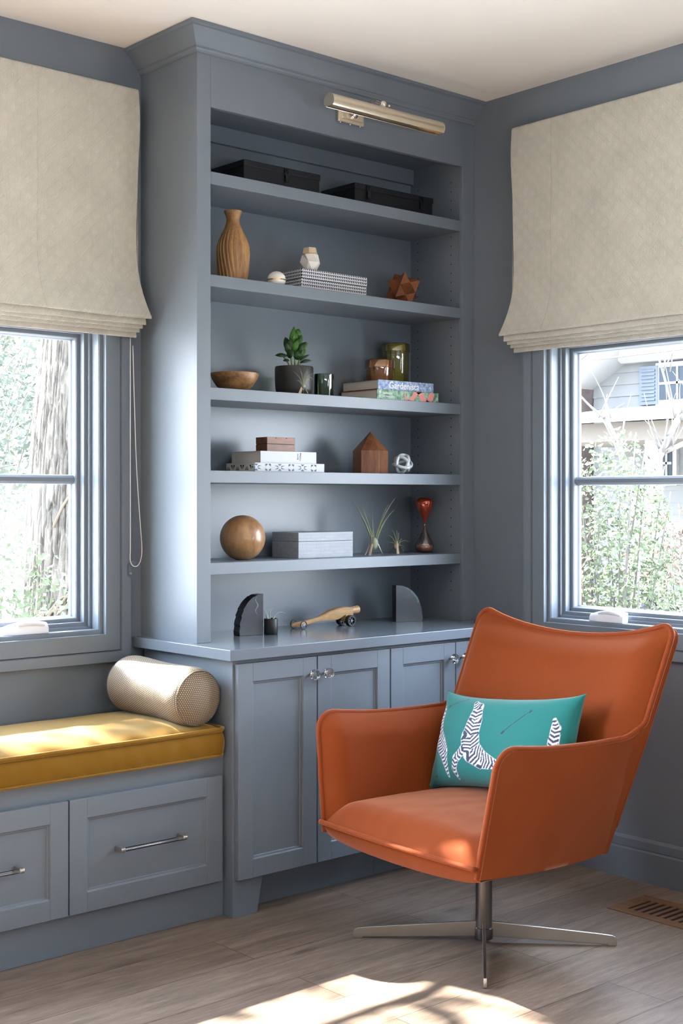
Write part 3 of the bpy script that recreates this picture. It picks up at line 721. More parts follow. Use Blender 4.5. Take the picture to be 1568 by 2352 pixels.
m = MB(); m.box(2.612, 2.626, 4.108, 4.1445, 1.122, 1.165); m.sphere((2.619, 4.105, 1.131), .0045, 12, 8); m.tube([(2.619, 4.103, 1.165), (2.626, 4.100, 1.176), (2.634, 4.100, 1.168), (2.628, 4.103, 1.156)], .003, 6)
tagp(build(m, 'cord_tensioner', 'acrylic', sh1, bevel=.002), 'clear plastic cord tensioner fixed to the wall')
# ------------------------------------------------------------------ picture light
pl = thing('picture_light', (3.39, FY, 2.858), 'polished nickel picture light mounted on the bookcase header', 'picture light')
m = MB(); m.box(3.325, 3.455, 3.778, FY, 2.818, 2.898); m.box(3.336, 3.444, 3.770, 3.780, 2.829, 2.887); build(m, 'backplate', 'nickel', pl, bevel=.003)
for xx in (3.34, 3.39, 3.44):
    m = MB(); m.sphere((xx, 3.786, 2.817), .0035, 10, 6); build(m, 'mount_screw', 'nickel_bright', pl, smooth=True)
m = MB(); Mx = Matrix.Rotation(PI / 2, 4, 'X'); m.lathe([(.024, 0), (.024, .006), (.018, .010), (.018, .014), (.012, .018), (.010, .03)], (3.39, 3.771, 2.858), 28, Mx); m.sphere((3.39, 3.735, 2.858), .014, 20, 12)
m.tube(bez((3.39, 3.735, 2.858), (3.39, 3.66, 2.90), (3.39, 3.604, 2.848), 12), .0045, 10); build(m, 'swivel_arm', 'nickel_bright', pl, smooth=35)
tz, ty, tr_ = 2.815, 3.602, .0275
m = MB(); R = []
angs = [math.radians(a) for a in range(-62, 203, 11)]        # open side faces down towards the shelves
prof = [(tr_ * math.cos(a + math.radians(20)) * -1, tr_ * math.sin(a + math.radians(20))) for a in angs] + [((tr_ - .0016) * math.cos(a + math.radians(20)) * -1, (tr_ - .0016) * math.sin(a + math.radians(20))) for a in angs[::-1]]
for xx in (3.125, 3.685): R.append([Vector((xx, ty + a, tz + b)) for a, b in prof])
m.rings(R, True, True, True); build(m, 'lamp_hood', 'nickel', pl, smooth=35)
for xx in (3.1235, 3.685):
    m = MB(); m.prism([(ty + tr_ * 1.02 * -math.cos(a + math.radians(20)), tz + tr_ * 1.02 * math.sin(a + math.radians(20))) for a in angs], 'x', xx, xx + .0016); build(m, 'end_cap', 'nickel', pl)
m = MB(); m.lathe([(.006, -.26), (.006, .26)], (3.405, ty + .004, tz - .004), 14, Matrix.Rotation(PI / 2, 4, 'Y')); build(m, 'lamp_tube', 'far_white', pl, smooth=40)
m = MB(); m.sphere((3.39, ty + .002, tz + .038), .0135, 20, 12); m.lathe([(.010, 0), (.008, .008)], (3.39, ty, tz + .024), 16); m.sphere((3.411, ty - .008, tz + .034), .0055, 12, 8); build(m, 'finial', 'nickel_bright', pl, smooth=35)
# ------------------------------------------------------------------ armchair (built in its own frame: x = left side, -y = front, z up; then turned)
FD = Vector((-.99826, .05904, 0)); LD = Vector((.05904, .99826, 0)); CC = Vector((3.1445, 2.879, 0))
ach = thing('armchair', CC, 'rust orange velvet swivel armchair with a steel four-star base', 'armchair')
def L3(a, b, z): return CC + FD * a + LD * b + Vector((0, 0, z))
def lerp(p, q, t): return tuple(p[i] + (q[i] - p[i]) * t for i in range(len(p)))
def prof_T(d, w_, p=2.0): s_ = min(1., max(0., d / w_)); return (1 - (1 - s_) ** p)
Bf, Bb = (.366, .356, .335), (-.236, .302, .302)
Tf, Tb = (.345, .421, .703), (-.262, .415, .680)
def arm_outer(p, q):
    """p 0 front..1 back, q 0 bottom..1 top; returns (a, |b|, z) and distances to the front edge and the rim"""
    bo_, to_ = lerp(Bf, Bb, p), lerp(Tf, Tb, p)
    dip = -.018 * math.sin(PI * p) + (.012 * max(0, (p - .8) / .2) ** 2)
    bo_ = (bo_[0], bo_[1], bo_[2] + dip * .6)
    to_ = (to_[0], to_[1], to_[2] - .010 * math.sin(PI * p) + .024 * max(0, (p - .86) / .14) ** 2)
    pt = lerp(bo_, to_, q)
    H = .39; r = .058; dt = (1 - q) * H; off = 0
    if dt < r: off = r - math.sqrt(max(0, r * r - (r - dt) ** 2))
    off *= max(0, 1 - p * 3) if True else 1
    pt = (pt[0] - off, pt[1] + .014 * math.sin(PI * min(1, p * 1.0)) * math.sin(PI * q), pt[2])
    return pt, p * .60, dt
NP, NQ = 44, 34
qs = [1 - (1 - j / NQ) ** 1.6 for j in range(NQ + 1)]; ps = [(i / NP) ** 1.35 for i in range(NP + 1)]
rims = {}
for sg in (1, -1):
    O = []; I = []
    for q in qs:
        ro, ri = [], []
        for p in ps:
            (a, b, z), df, dt = arm_outer(p, q)
            T = .012 + .058 * prof_T(df, .07) * prof_T(dt, .075) ** .8
            wv = .0015 * noise.noise(Vector((a * 9, z * 9, sg)))
            ro.append(L3(a, sg * (b + wv), z)); ri.append(L3(a, sg * (b - T + wv), z - .0 ))
        O.append(ro); I.append(ri)
    m = MB(); m.grid(O); m.grid(I)
    m.grid([O[-1], I[-1]]); m.grid([[r[0] for r in O], [r[0] for r in I]]); m.grid([O[0], I[0]])
    bmesh.ops.remove_doubles(m.bm, verts=m.bm.verts[:], dist=1e-6)
    build(m, 'arm_panel', 'orange_velvet', ach, smooth=70)
    # rim line at mid thickness
    rims[sg] = [(r[0] + k[0]) / 2 for r, k in zip(O, I)][:-1] + [(a_ + b_) / 2 for a_, b_ in zip(O[-1], I[-1])]
# back: rear surface with side walls, front padding
def back_pt(p, q):
    """p -1..1 (viewer-right .. viewer-left), q 0..1"""
    zt = .985 - .062 * (1 - p * p) ** 1.0 * .80 + .008 * abs(p) ** 6
    z0_ = .302; z = z0_ + (zt - z0_) * q
    if z < .68: f = (z - .302) / .378; hw = .302 + (.418 - .302) * f; a = -.236 + (-.288 + .236) * f
    else: f = (z - .68) / .305; hw = .418 + .010 * f; a = -.288 + (-.428 + .288) * f
    a -= .030 * (1 - p * p) * min(1, max(0, (z - .35) / .3))
    # rounded top corner
    dtop = zt - z; r = .040; off = 0
    if dtop < r: off = r - math.sqrt(max(0, r * r - (r - dtop) ** 2))
    return a, (hw - off) * p, z, hw, dtop
NPb, NQb = 56, 48
qb = [1 - (1 - j / NQb) ** 1.5 for j in range(NQb + 1)]; pb = [math.sin(PI / 2 * (-1 + 2 * i / NPb)) for i in range(NPb + 1)]
Bk, Fr, Rim = [], [], []
for q in qb:
    rb_, rf_ = [], []
    for p in pb:
        a, b, z, hw, dtop = back_pt(p, q); ds = hw * (1 - abs(p))
        low = min(1, max(0, (z - .60) / .10))
        Tp = .026 + .066 * prof_T(dtop, .09) * (prof_T(ds, .10) * low + (1 - low))
        wing = .035 * abs(p) ** 5 * low
        rb_.append(L3(a, b, z)); rf_.append(L3(a + Tp + wing * 0, b, z + .012))
    Bk.append(rb_); Fr.append(rf_)
m = MB(); m.grid(Bk); m.grid(Fr); m.grid([Bk[-1], Fr[-1]]); m.grid([[r[0] for r in Bk], [r[0] for r in Fr]]); m.grid([[r[-1] for r in Bk], [r[-1] for r in Fr]])
bmesh.ops.remove_doubles(m.bm, verts=m.bm.verts[:], dist=1e-6)
build(m, 'backrest', 'orange_velvet', ach, smooth=70)
j0 = next(j for j, q in enumerate(qb) if back_pt(1, q)[2] > .70)
left_side = [Fr[j][-1] for j in range(j0, NQb + 1)]; right_side = [Fr[j][0] for j in range(j0, NQb + 1)]
top = Fr[-1]
path = rims[1] + left_side + list(reversed(top)) + list(reversed(right_side)) + list(reversed(rims[-1]))
# resample and smooth the rim line
def resample(path, step):
    out = [path[0]]; acc = 0
    for a_, b_ in zip(path, path[1:]):
        d = (b_ - a_).length; 
        while acc + d >= step:
            t = (step - acc) / d; a_ = a_ + (b_ - a_) * t; out.append(a_); d = (b_ - a_).length; acc = 0
        acc += d
    return out
pp = resample(path, .008)
for _ in range(3): pp = [pp[0]] + [(pp[i - 1] + pp[i] * 2 + pp[i + 1]) / 4 for i in range(1, len(pp) - 1)] + [pp[-1]]
m = MB(); m.tube(pp, [.0088 + .0006 * noise.noise(Vector((i * .35, 0, 0))) for i in range(len(pp))], 8); build(m, 'rim_piping', 'orange_piping', ach, smooth=True)
rp = resample([Bk[j][0] for j in range(4, NQb + 1)] + list(Bk[-1]) + [Bk[j][-1] for j in range(NQb, 3, -1)], .01)
m = MB(); m.tube(rp, .0035, 6); build(m, 'back_seam', 'orange_piping', ach, smooth=True)
# seat pad
m = MB(); R = []
na, nb_ = 40, 44
def seat_hw(a): return .352 if a > .30 else .352 - (.30 - a) * .10
for i in range(na + 1):
    s_ = i / na; row = []
    for k in range(nb_ + 1):
        v = -1 + 2 * k / nb_; fr_ = .372 + .012 * (1 - v * v)
        a = fr_ - (fr_ + .24) * (s_ ** 1.25); hw = seat_hw(a); dfr = fr_ - a
        z = .372 + .058 * prof_T(dfr, .10, 2.6) + .022 * (1 - v * v) * prof_T(dfr, .25)
        z -= .020 * max(0, abs(v) - .80) / .20 * 1.0
        z += .0015 * noise.noise(Vector((a * 14, v * 6, 2)))
        row.append(L3(a, hw * v, z))
    R.append(row)
m.grid(R); 
low = [L3(.372 + .012 * (1 - (-1 + 2 * k / nb_) ** 2) - .004, .352 * (-1 + 2 * k / nb_), .352) for k in range(nb_ + 1)]
m.grid([R[0], low]); build(m, 'seat', 'orange_velvet', ach, smooth=70)
# front rail below the seat and the underside
m = MB(); R = []
for t in range(9):
    q = t / 8; row = []
    for k in range(nb_ + 1):
        v = -1 + 2 * k / nb_; a = .374 + .012 * (1 - v * v) - .020 * q + .004 * math.sin(PI * q); z = .368 - .050 * q - .012 * (1 - v * v) * q + .010 * q * abs(v) ** 8
        row.append(L3(a, (.358 - .004 * q) * v, z + .0008 * noise.noise(Vector((v * 14, q, 1)))))
    R.append(row)
bk_row = [L3(-.236 - .02 * (1 - (-1 + 2 * k / nb_) ** 2), .302 * (-1 + 2 * k / nb_), .303) for k in range(nb_ + 1)]
mid = [[R[-1][k].lerp(bk_row[k], t) for k in range(nb_ + 1)] for t in (0.0, .03, .3, .6, .95, 1.0)]
m.grid(R); m.grid(mid); build(m, 'front_rail', 'orange_velvet', ach, smooth=70)
m = MB(); sp_ = [L3(.378 + .012 * (1 - v * v), .356 * v, .368) for v in [-1 + 2 * i / 80 for i in range(81)]]; m.tube(sp_, [.0080 + .0005 * noise.noise(Vector((i * .5, 0, 0))) for i in range(81)], 8); build(m, 'seat_piping', 'orange_piping', ach, smooth=True)
m = MB(); m.lathe([(.028, .012), (.029, .014), (.029, .045), (.0262, .048), (.0262, .31)], CC, 36); build(m, 'swivel_post', 'dark_steel', ach, smooth=35)
m = MB(); m.lathe([(.0, .305), (.11, .305), (.11, .318), (.0, .318)], CC, 30, None, False, False); build(m, 'mount_plate', 'black', ach)
for k in range(4):
    ang = math.radians(-47.0 + 90 * k); Mz = Matrix.Translation(CC) @ Matrix.Rotation(ang, 4, 'Z'); m = MB()
    pr = [(.020, .018), (.020, .066), (.36, .0375), (.400, .0330), (.410, .029), (.4135, .022), (.4135, .003), (.410, .0), (.385, .0), (.384, .004)]
    m.prism(pr, 'y', -.0052, .0052, Mz); build(m, 'base_leg', 'brushed_steel', ach, bevel=.0018)

# ------------------------------------------------------------------ throw pillow
def pillow_pattern(U, V):
    """teal cloth with generic striped forms; U, V in metres from the lower left corner"""
    teal = np.array((.012, .165, .158)); white = np.array((.66, .68, .74)); dark = np.array((.045, .060, .10))
    col = np.tile(teal, U.shape + (1,)).reshape(U.shape + (3,)) * (1 + 0 * U[..., None])
    inside = np.zeros(U.shape, bool); stripe = np.zeros(U.shape); best = np.full(U.shape, 9.)
    chains = [                       # plain curved striped leaf forms
        [(.205, .286, .008, 0), (.235, .262, .024, 0), (.240, .215, .036, 0), (.232, .160, .046, 0), (.250, .110, .044, 0), (.300, .082, .034, 0), (.360, .070, .020, 0), (.41, .07, .006, 0)],
        [(.205, .110, .018, 0), (.172, .080, .018, 0), (.165, .045, .012, 0), (.180, .016, .004, 0)],
        [(.030, .262, .006, 0), (.026, .215, .016, 0), (.032, .165, .026, 0), (.062, .132, .028, 0), (.095, .100, .022, 0), (.115, .060, .012, 0), (.128, .022, .004, 0)],
        [(.590, .235, .006, 0), (.602, .205, .016, 0), (.602, .160, .018, 0), (.60, .10, .012, 0)],
    ]
    for ch in chains:
        s_acc = 0
        for (x0, y0, r0, _), (x1, y1, r1, _) in zip(ch, ch[1:]):
            dx, dy = x1 - x0, y1 - y0; L2 = dx * dx + dy * dy; t = np.clip(((U - x0) * dx + (V - y0) * dy) / L2, 0, 1)
            d = np.hypot(U - (x0 + dx * t), V - (y0 + dy * t)) - (r0 + (r1 - r0) * t)
            k = d < np.minimum(best, .0)
            side = ((U - x0) * dy - (V - y0) * dx) / math.sqrt(L2)
            sv = s_acc + t * math.sqrt(L2) + np.abs(side) * .45
            stripe = np.where(d < best, sv, stripe); best = np.minimum(best, d)
            s_acc += math.sqrt(L2)
    ins = best < 0
    sb = np.sin(stripe * 2 * PI / .0135 + 1.2 * np.sin(U * 60) + .8 * np.sin(V * 75)) > -.05
    col[ins] = white; col[ins & sb & (best < -.0016)] = dark
    # thin dark strokes
    for (x0, y0, x1, y1) in ((.055, .262, .150, .300), (.385, .175, .490, .262), (.030, .11, .060, .02)):
        dx, dy = x1 - x0, y1 - y0; L2 = dx * dx + dy * dy; t = np.clip(((U - x0) * dx + (V - y0) * dy) / L2, 0, 1)
        d = np.hypot(U - (x0 + dx * t), V - (y0 + dy * t)); col[d < .0013] = dark * .7
        for tt in (.03, .08, .97):
            cx_, cy_ = x0 + dx * tt, y0 + dy * tt; col[np.hypot(U - cx_, V - cy_) < .0042] = dark * .7
    return col
attr_mat('pillow_print', .75, .2, .25)
pw, ph = .600, .315
tp = thing('throw_pillow', L3(-.105, .01, .613), 'teal lumbar pillow with black and white striped leaf shapes on the orange armchair', 'pillow')
ex = (LD * -.64 + Vector((0, 0, .062))).normalized(); ez = (LD * .03 + FD * -.115 + Vector((0, 0, .305))).normalized(); ey = ez.cross(ex).normalized(); ez = ex.cross(ey).normalized()
PM = Matrix((ex, ey, ez)).transposed().to_4x4(); PM.translation = L3(-.100, .012, .612)
gu, gv = 300, 170
us = np.linspace(-1, 1, gu + 1); vs = np.linspace(-1, 1, gv + 1)
Ug, Vg = np.meshgrid(us, vs)
edge = (1 - np.abs(Ug) ** 2.6) * (1 - np.abs(Vg) ** 2.6); th = .078 * np.clip(edge, 0, 1) ** .42
Xg = pw / 2 * Ug * (1 - .035 * (1 - Vg ** 2)) + .012 * np.sign(Ug) * (np.abs(Ug) * np.abs(Vg)) ** 8
Zg = ph / 2 * Vg * (1 - .10 * (1 - Ug ** 2)) + .012 * np.sign(Vg) * (np.abs(Ug) * np.abs(Vg)) ** 8
colr = pillow_pattern((Ug + 1) / 2 * .64, (Vg + 1) / 2 * .315)
verts = []; 
for side in (-1, 1):
    for j in range(gv + 1):
        for i in range(gu + 1):
            x, z = float(Xg[j, i]), float(Zg[j, i]); wr = .0035 * noise.noise(Vector((x * 10 + z * 14, z * 9, side * 3))) * min(1, float(th[j, i]) / .02)
            verts.append(PM @ Vector((x, side * float(th[j, i]) + wr, z)))
faces = []; nn = (gu + 1) * (gv + 1)
for s_ in (0, 1):
    for j in range(gv):
        for i in range(gu):
            a = s_ * nn + j * (gu + 1) + i; f = (a, a + 1, a + gu + 2, a + gu + 1); faces.append(f if s_ == 0 else f[::-1])
me = bpy.data.meshes.new('pillow_cover'); Mi = wloc(tp).inverted(); me.from_pydata([Mi @ v for v in verts], [], faces)
ca = me.color_attributes.new('Col', 'FLOAT_COLOR', 'POINT')
cf = np.ones((2 * nn, 4), np.float32); cf[:nn, :3] = colr.reshape(-1, 3); cf[nn:, :3] = (.012, .165, .158)
ca.data.foreach_set('color', cf.ravel()); me.materials.append(MATS['pillow_print'])
for p in me.polygons: p.use_smooth = True
po = bpy.data.objects.new('pillow_cover', me); C.objects.link(po); po.parent = tp
m = MB(); ring = [(Xg[0, i], Zg[0, i]) for i in range(0, gu, 6)] + [(Xg[j, gu], Zg[j, gu]) for j in range(0, gv, 6)] + [(Xg[gv, i], Zg[gv, i]) for i in range(gu, 0, -6)] + [(Xg[j, 0], Zg[j, 0]) for j in range(gv, 0, -6)]
pm('teal_cloth', (.012, .170, .160), .8)
m.tube([PM @ Vector((float(x), 0, float(z))) for x, z in ring], .0016, 6, closed=True); build(m, 'pillow_seam', 'teal_cloth', tp, smooth=True)

# ------------------------------------------------------------------ floor register
fv = thing('floor_vent', (3.82, 2.62, 0), 'wooden floor register with slats set beside the baseboard', 'floor vent')
m = MB(); x0, x1, y0, y1 = 3.715, 3.935, 2.43, 2.835; zt = .003
for b_ in ((x0, x0 + .045, y0, y1), (x1 - .045, x1, y0, y1), (x0 + .045, x1 - .045, y0, y0 + .05), (x0 + .045, x1 - .045, y1 - .05, y1)): m.box(b_[0], b_[1], b_[2], b_[3], .0, zt)
build(m, 'vent_frame', 'wood_vent', fv, bevel=.001)
m = MB(); m.box(x0 + .045, x1 - .045, y0 + .05, y1 - .05, .0002, .0006); build(m, 'vent_shade', 'hole_shade', fv)  # thin black sheet on the floor, painted shade below the slats
y = y0 + .068
while y < y1 - .06:
    m = MB(); m.box(x0 + .045, x1 - .045, y, y + .014, .0006, .0026); build(m, 'vent_slat', 'wood_vent', fv); y += .029

# ================================================================== things on the shelves
Z1, Z2, Z3, Z4, Z5, Z0 = 2.541, 2.182, 1.788, 1.498, 1.175, .900
# --- top shelf: two black tool boxes
def toolbox(x0, x1, y0, y1, latches, label):
    t = thing('tool_box', ((x0 + x1) / 2, (y0 + y1) / 2, Z1), label, 'box', 'black metal boxes on the top shelf')
    m = MB(); m.box(x0, x1, y0, y1, Z1, Z1 + .066); build(m, 'box_body', 'black_metal', t, bevel=.0015)
    m = MB(); m.box(x0 - .003, x1 + .003, y0 - .003, y1 + .003, Z1 + .061, Z1 + .084); build(m, 'box_lid', 'black_metal', t, bevel=.002)
    for lx in latches:
        m = MB(); yy = y0 - .003
        m.box(lx - .008, lx + .008, yy - .004, yy, Z1 + .064, Z1 + .080); m.box(lx - .0065, lx + .0065, yy - .007, yy - .002, Z1 + .030, Z1 + .058)
        m.tube([(lx - .008, yy - .006, Z1 + .055), (lx - .008, yy - .009, Z1 + .070), (lx, yy - .009, Z1 + .076), (lx + .008, yy - .009, Z1 + .070), (lx + .008, yy - .006, Z1 + .055)], .0014, 6)
        m.tube([(lx - .004, yy - .006, Z1 + .033), (lx, yy - .010, Z1 + .028), (lx + .004, yy - .006, Z1 + .033)], .003, 6)
        build(m, 'latch', 'black_latch', t, bevel=.0008)
toolbox(2.942, 3.300, 3.860, 4.055, [3.135], 'black metal tool box with one visible latch, above the ribbed wooden vase')
toolbox(3.480, 3.905, 3.858, 4.055, [3.545, 3.835], 'long black metal tool box with two latches on the top shelf')
# --- second shelf
t = thing('ribbed_vase', (2.945, 3.93, Z2), 'carved mango wood vase with vertical ribs and a flared neck', 'vase')
pv = [(.0, 0), (.046, 0), (.052, .004), (.056, .03), (.0595, .07), (.0620, .11), (.0600, .135), (.053, .160), (.0420, .184), (.031, .205), (.0245, .222), (.0235, .235), (.027, .250), (.0325, .262), (.0330, .266), (.029, .267), (.020, .262), (.018, .24), (.0, .24)]
pr2 = []
for (r0, z0_), (r1, z1_) in zip(pv, pv[1:]):
    k = max(1, int(math.hypot(r1 - r0, z1_ - z0_) / .006)); pr2 += [(r0 + (r1 - r0) * i / k, z0_ + (z1_ - z0_) * i / k) for i in range(k)]
pr2.append(pv[-1])
def ribf(a, z):
    d = max(0, min(1, (.215 - z) / .05)); a += .25 * math.sin(z * 11) + .06 * math.sin(a * 3 + z * 20); q = (a * 22 / (2 * PI)) % 1
    return 1 - d * .075 * (1 - q) ** 1.5 * min(1, q * 5)
m = MB(); m.lathe([(max(r, 1e-4), z) for r, z in pr2], (2.945, 3.93, Z2), 264, rfun=ribf); build(m, 'vase_body', 'wood_vase', t, smooth=38)
t = thing('decor_sphere', (3.094, 3.862, Z2), 'small white marble ball box with a brass band beside the checked box', 'ornament')
for nm, mt, pr in (('marble_base', 'marble', [(.0, 0), (.020, 0), (.0285, .006), (.0325, .014), (.0338, .020)]), ('brass_band', 'brass', [(.0338, .020), (.0346, .0205), (.0346, .0245), (.0338, .025)]),
                   ('marble_lid', 'marble', [(.0338, .025)] + [(.0338 * math.cos(a), .025 + .0300 * math.sin(a)) for a in [PI / 2 * i / 10 for i in range(1, 11)]])):
    m = MB(); m.lathe([(max(r, 1e-4), z) for r, z in pr], (3.094, 3.862, Z2), 40); build(m, nm, mt, t, smooth=50)
t = thing('patterned_box', (3.375, 3.91, Z2), 'black and white checked lidded box on the second shelf', 'box')
m = MB(); m.box(3.213, 3.540, 3.860, 3.966, Z2, Z2 + .043); build(m, 'box_base', 'print_check', t, bevel=.001)
m = MB(); m.box(3.211, 3.542, 3.858, 3.968, Z2 + .044, Z2 + .081); build(m, 'box_lid', 'print_check', t, bevel=.001)
t = thing('faceted_ornament', (3.296, 3.915, Z2 + .081), 'faceted marble and wood ornament standing on the black and white box', 'ornament')
def facet_rings(m, RR, c, n=6):
    L = []
    for r, z, rot in RR: L.append([m.bm.verts.new(Vector(c) + Vector((r * math.cos(rot + 2 * PI * i / n), r * math.sin(rot + 2 * PI * i / n), z))) for i in range(n)])
    for A, B in zip(L, L[1:]):
        sh = 0
        for i in range(n): m.face([A[i], A[(i + 1) % n], B[i]]); m.face([A[(i + 1) % n], B[(i + 1) % n], B[i]])
    m.face(L[0][::-1]); m.face(L[-1])
h6 = PI / 6
m = MB(); facet_rings(m, [(.024, 0, .2), (.041, .034, .2 + h6), (.031, .064, .2)][:3], (3.294, 3.908, Z2 + .0812)); build(m, 'marble_body', 'marble', t)
m = MB(); facet_rings(m, [(.0305, .0642, .2), (.030, .068, .2 + h6), (.026, .090, .2 + h6)], (3.294, 3.908, Z2 + .0812)); build(m, 'wood_top', 'light_wood', t)
t = thing('wooden_star', (3.80, 3.92, Z2), 'brown wooden many-pointed star puzzle', 'ornament')
m = MB(); s_ = .056; RM = Matrix.Rotation(.55, 4, 'Z') @ Matrix.Rotation(.30, 4, 'X') @ Matrix.Rotation(.25, 4, 'Y')
ctr = Vector((3.80, 3.925, Z2 + .066)); zmin = 9
for axp in range(3):
    V4 = []
    def pt(v): v = Vector(v); v = Vector((v[(0 - axp) % 3], v[(1 - axp) % 3], v[(2 - axp) % 3])); return RM @ (v * s_)
    sq = [m.bm.verts.new(ctr + pt(v)) for v in ((1, 1, 0), (-1, 1, 0), (-1, -1, 0), (1, -1, 0))]
    ap = [m.bm.verts.new(ctr + pt(v)) for v in ((0, 0, 1), (0, 0, -1))]
    for i in range(4):
        m.face([sq[i], sq[(i + 1) % 4], ap[0]]); m.face([sq[(i + 1) % 4], sq[i], ap[1]])
lo = min(v.co.z for v in m.bm.verts); bmesh.ops.translate(m.bm, vec=(0, 0, Z2 - lo), verts=m.bm.verts[:]); build(m, 'star_body', 'wood_teak', t)
# --- third shelf
t = thing('wooden_bowl', (2.952, 3.93, Z3), 'shallow turned wooden bowl with mottled grain', 'bowl')
m = MB(); m.lathe([(1e-4, 0), (.034, 0), (.046, .005), (.066, .022), (.082, .046), (.0895, .066), (.0885, .069), (.085, .068), (.077, .048), (.060, .025), (.040, .012), (1e-4, .010)], (2.952, 3.93, Z3), 56); build(m, 'bowl_shell', 'wood_bowl', t, smooth=50)
def leaf_obj(m, base, tip, w_, nrm, fold=.12): m.leaf(base, tip, w_, nrm, fold)
px_, py_ = 3.246, 3.945
t = thing('potted_plant', (px_, py_, Z3), 'glossy green potted plant in a matt black pot', 'plant')
m = MB(); m.lathe([(1e-4, 0), (.058, 0), (.066, .006), (.072, .03), (.0738, .07), (.0735, .105), (.0715, .113), (.068, .1135), (.066, .108), (.066, .10), (1e-4, .10)], (px_, py_, Z3), 56); build(m, 'plant_pot', 'pot_black', t, smooth=50)
m = MB(); m.lathe([(1e-4, .1005), (.0655, .1005), (1e-4, .103)], (px_, py_, Z3), 24); build(m, 'potting_soil', 'soil', t)
CR, CF = Vector((.7493, -.6622, 0)), Vector((.6622, .7493, 0))      # sideways and depth axes of the room's open corner
def PV(s, z, d=0., c=(px_, py_)): return Vector((c[0], c[1], 0)) + CR * s + CF * d + Vector((0, 0, z))
stems = [[(.000, 1.888, 0), (.006, 1.95, 0), (.012, 2.03, .01)], [(-.006, 1.888, -.01), (-.012, 1.94, -.01), (-.030, 1.985, 0)], [(.010, 1.888, .01), (.020, 1.93, .0), (.034, 1.965, -.01)], [(-.012, 1.888, 0), (-.022, 1.915, 0), (-.045, 1.945, .01)], [(.006, 1.888, -.015), (.004, 1.92, -.02), (.002, 1.955, -.02)]]
m = MB()
for sgm in stems: m.tube([PV(a, z, d) for a, z, d in sgm], [.0035, .003, .0018], 7)
m.tube([PV(.008, 1.888, 0), PV(.02, 1.905, 0), PV(.035, 1.925, .01)], .002, 6)
build(m, 'plant_stem', 'stem_green', t, smooth=True)
LV = [((-.010, 1.975, 0), (.000, 2.052, -.01), .012, 0), ((.012, 2.01, 0), (.016, 2.046, .0), .014, 0), ((.014, 1.975, 0), (.024, 2.028, .01), .014, 0), ((.004, 1.97, -.01), (.022, 2.010, -.02), .012, 1),
      ((.010, 1.960, 0), (.052, 1.992, .01), .013, 0), ((.006, 1.945, -.01), (.046, 1.995, -.01), .011, 1), ((-.018, 1.950, 0), (-.034, 2.015, .01), .014, 1), ((-.010, 1.94, -.01), (-.014, 2.008, -.02), .015, 1),
      ((.0, 1.955, -.02), (.014, 2.000, -.03), .012, 0), ((-.022, 1.935, -.01), (-.002, 1.960, -.03), .013, 1), ((.016, 1.925, -.02), (.014, 1.960, -.03), .017, 1), ((-.026, 1.942, 0), (-.072, 1.945, .0), .008, 1),
      ((.022, 1.918, 0), (.066, 1.925, .01), .007, 1), ((.022, 1.925, .0), (.058, 1.948, .01), .005, 1), ((-.018, 1.925, 0), (-.042, 1.925, .0), .006, 1), ((.022, 1.935, .01), (.040, 1.975, .02), .012, 0),
      ((-.012, 1.96, .01), (-.018, 2.0, .02), .012, 1), ((.0, 1.99, .0), (.008, 2.03, -.015), .012, 0), ((-.02, 1.95, -.015), (-.028, 1.99, -.03), .012, 1)]
for b_, tp_, w_, dk in LV:
    m = MB(); m.leaf(PV(*b_[:2], b_[2]), PV(*tp_[:2], tp_[2]), w_, -CF + Vector((0, 0, .2)), .14, 7); o = build(m, 'plant_leaf', 'leaf_dark' if dk else 'leaf_green', t, smooth=True, recalc=False)
    so = o.modifiers.new('t', 'SOLIDIFY'); so.thickness = .0006
def air_plant(c, zb, leaves, name, label, standM, root_r=.006, mat='air_leaf', group=None, bulb=None):
    t = thing(name, (c[0], c[1], zb), label, 'air plant', group)
    for (s0, z0_, s1, z1_, s2, z2_, w_, d_) in leaves:
        m = MB(); p = bez(PV(s0, zb + z0_, 0, c), PV(s1, zb + z1_, d_ * .5, c), PV(s2, zb + z2_, d_, c), 12)
        m.tube(p, [w_ * (1 - (i / 12) ** 1.6 * .93) for i in range(13)], 7, squash=(1, .55)); build(m, 'plant_leaf', mat, t, smooth=True)
    return t
def tri_stand(t, c, zb, h, spread, wd, pieces):
    for ang, kind in pieces:
        m = MB(); d = CR * math.cos(ang) + CF * math.sin(ang); sd_ = Vector((-d.y, d.x, 0)); base = Vector((c[0], c[1], zb)) + d * spread; top = Vector((c[0], c[1], zb + h)) + d * spread * .22
        if kind == 'w':
            q = [base - sd_ * wd, base + sd_ * wd, top + sd_ * wd * .35, top - sd_ * wd * .35]; m.rings([[p - d * .0012 for p in q], [p + d * .0012 for p in q]]); build(m, 'wood_leg', 'light_wood', t)
        else:
            m.tube([base - sd_ * wd, top, base + sd_ * wd], .0010, 6); m.tube([base - sd_ * wd, base + sd_ * wd], .0010, 6); build(m, 'wire_leg', 'brushed_steel', t, smooth=True)
cA = (3.202, 3.838)
t = air_plant(cA, Z3, [(0, .028, -.012, .07, -.040, .088, .0026, 0), (0, .028, -.004, .08, -.014, .100, .0024, -.01), (.002, .028, .004, .075, .014, .092, .0022, 0), (.002, .028, .010, .075, .042, .080, .0026, 0), (.002, .026, .020, .085, .038, .052, .0026, 0), (-.001, .026, -.016, .062, -.026, .048, .0024, 0), (0, .026, .0, .06, .006, .078, .003, -.01), (.003, .026, .016, .04, .018, .022, .0018, .01)],
              'air_plant', 'tiny air plant leaning on a wooden stand in front of the black pot', None)
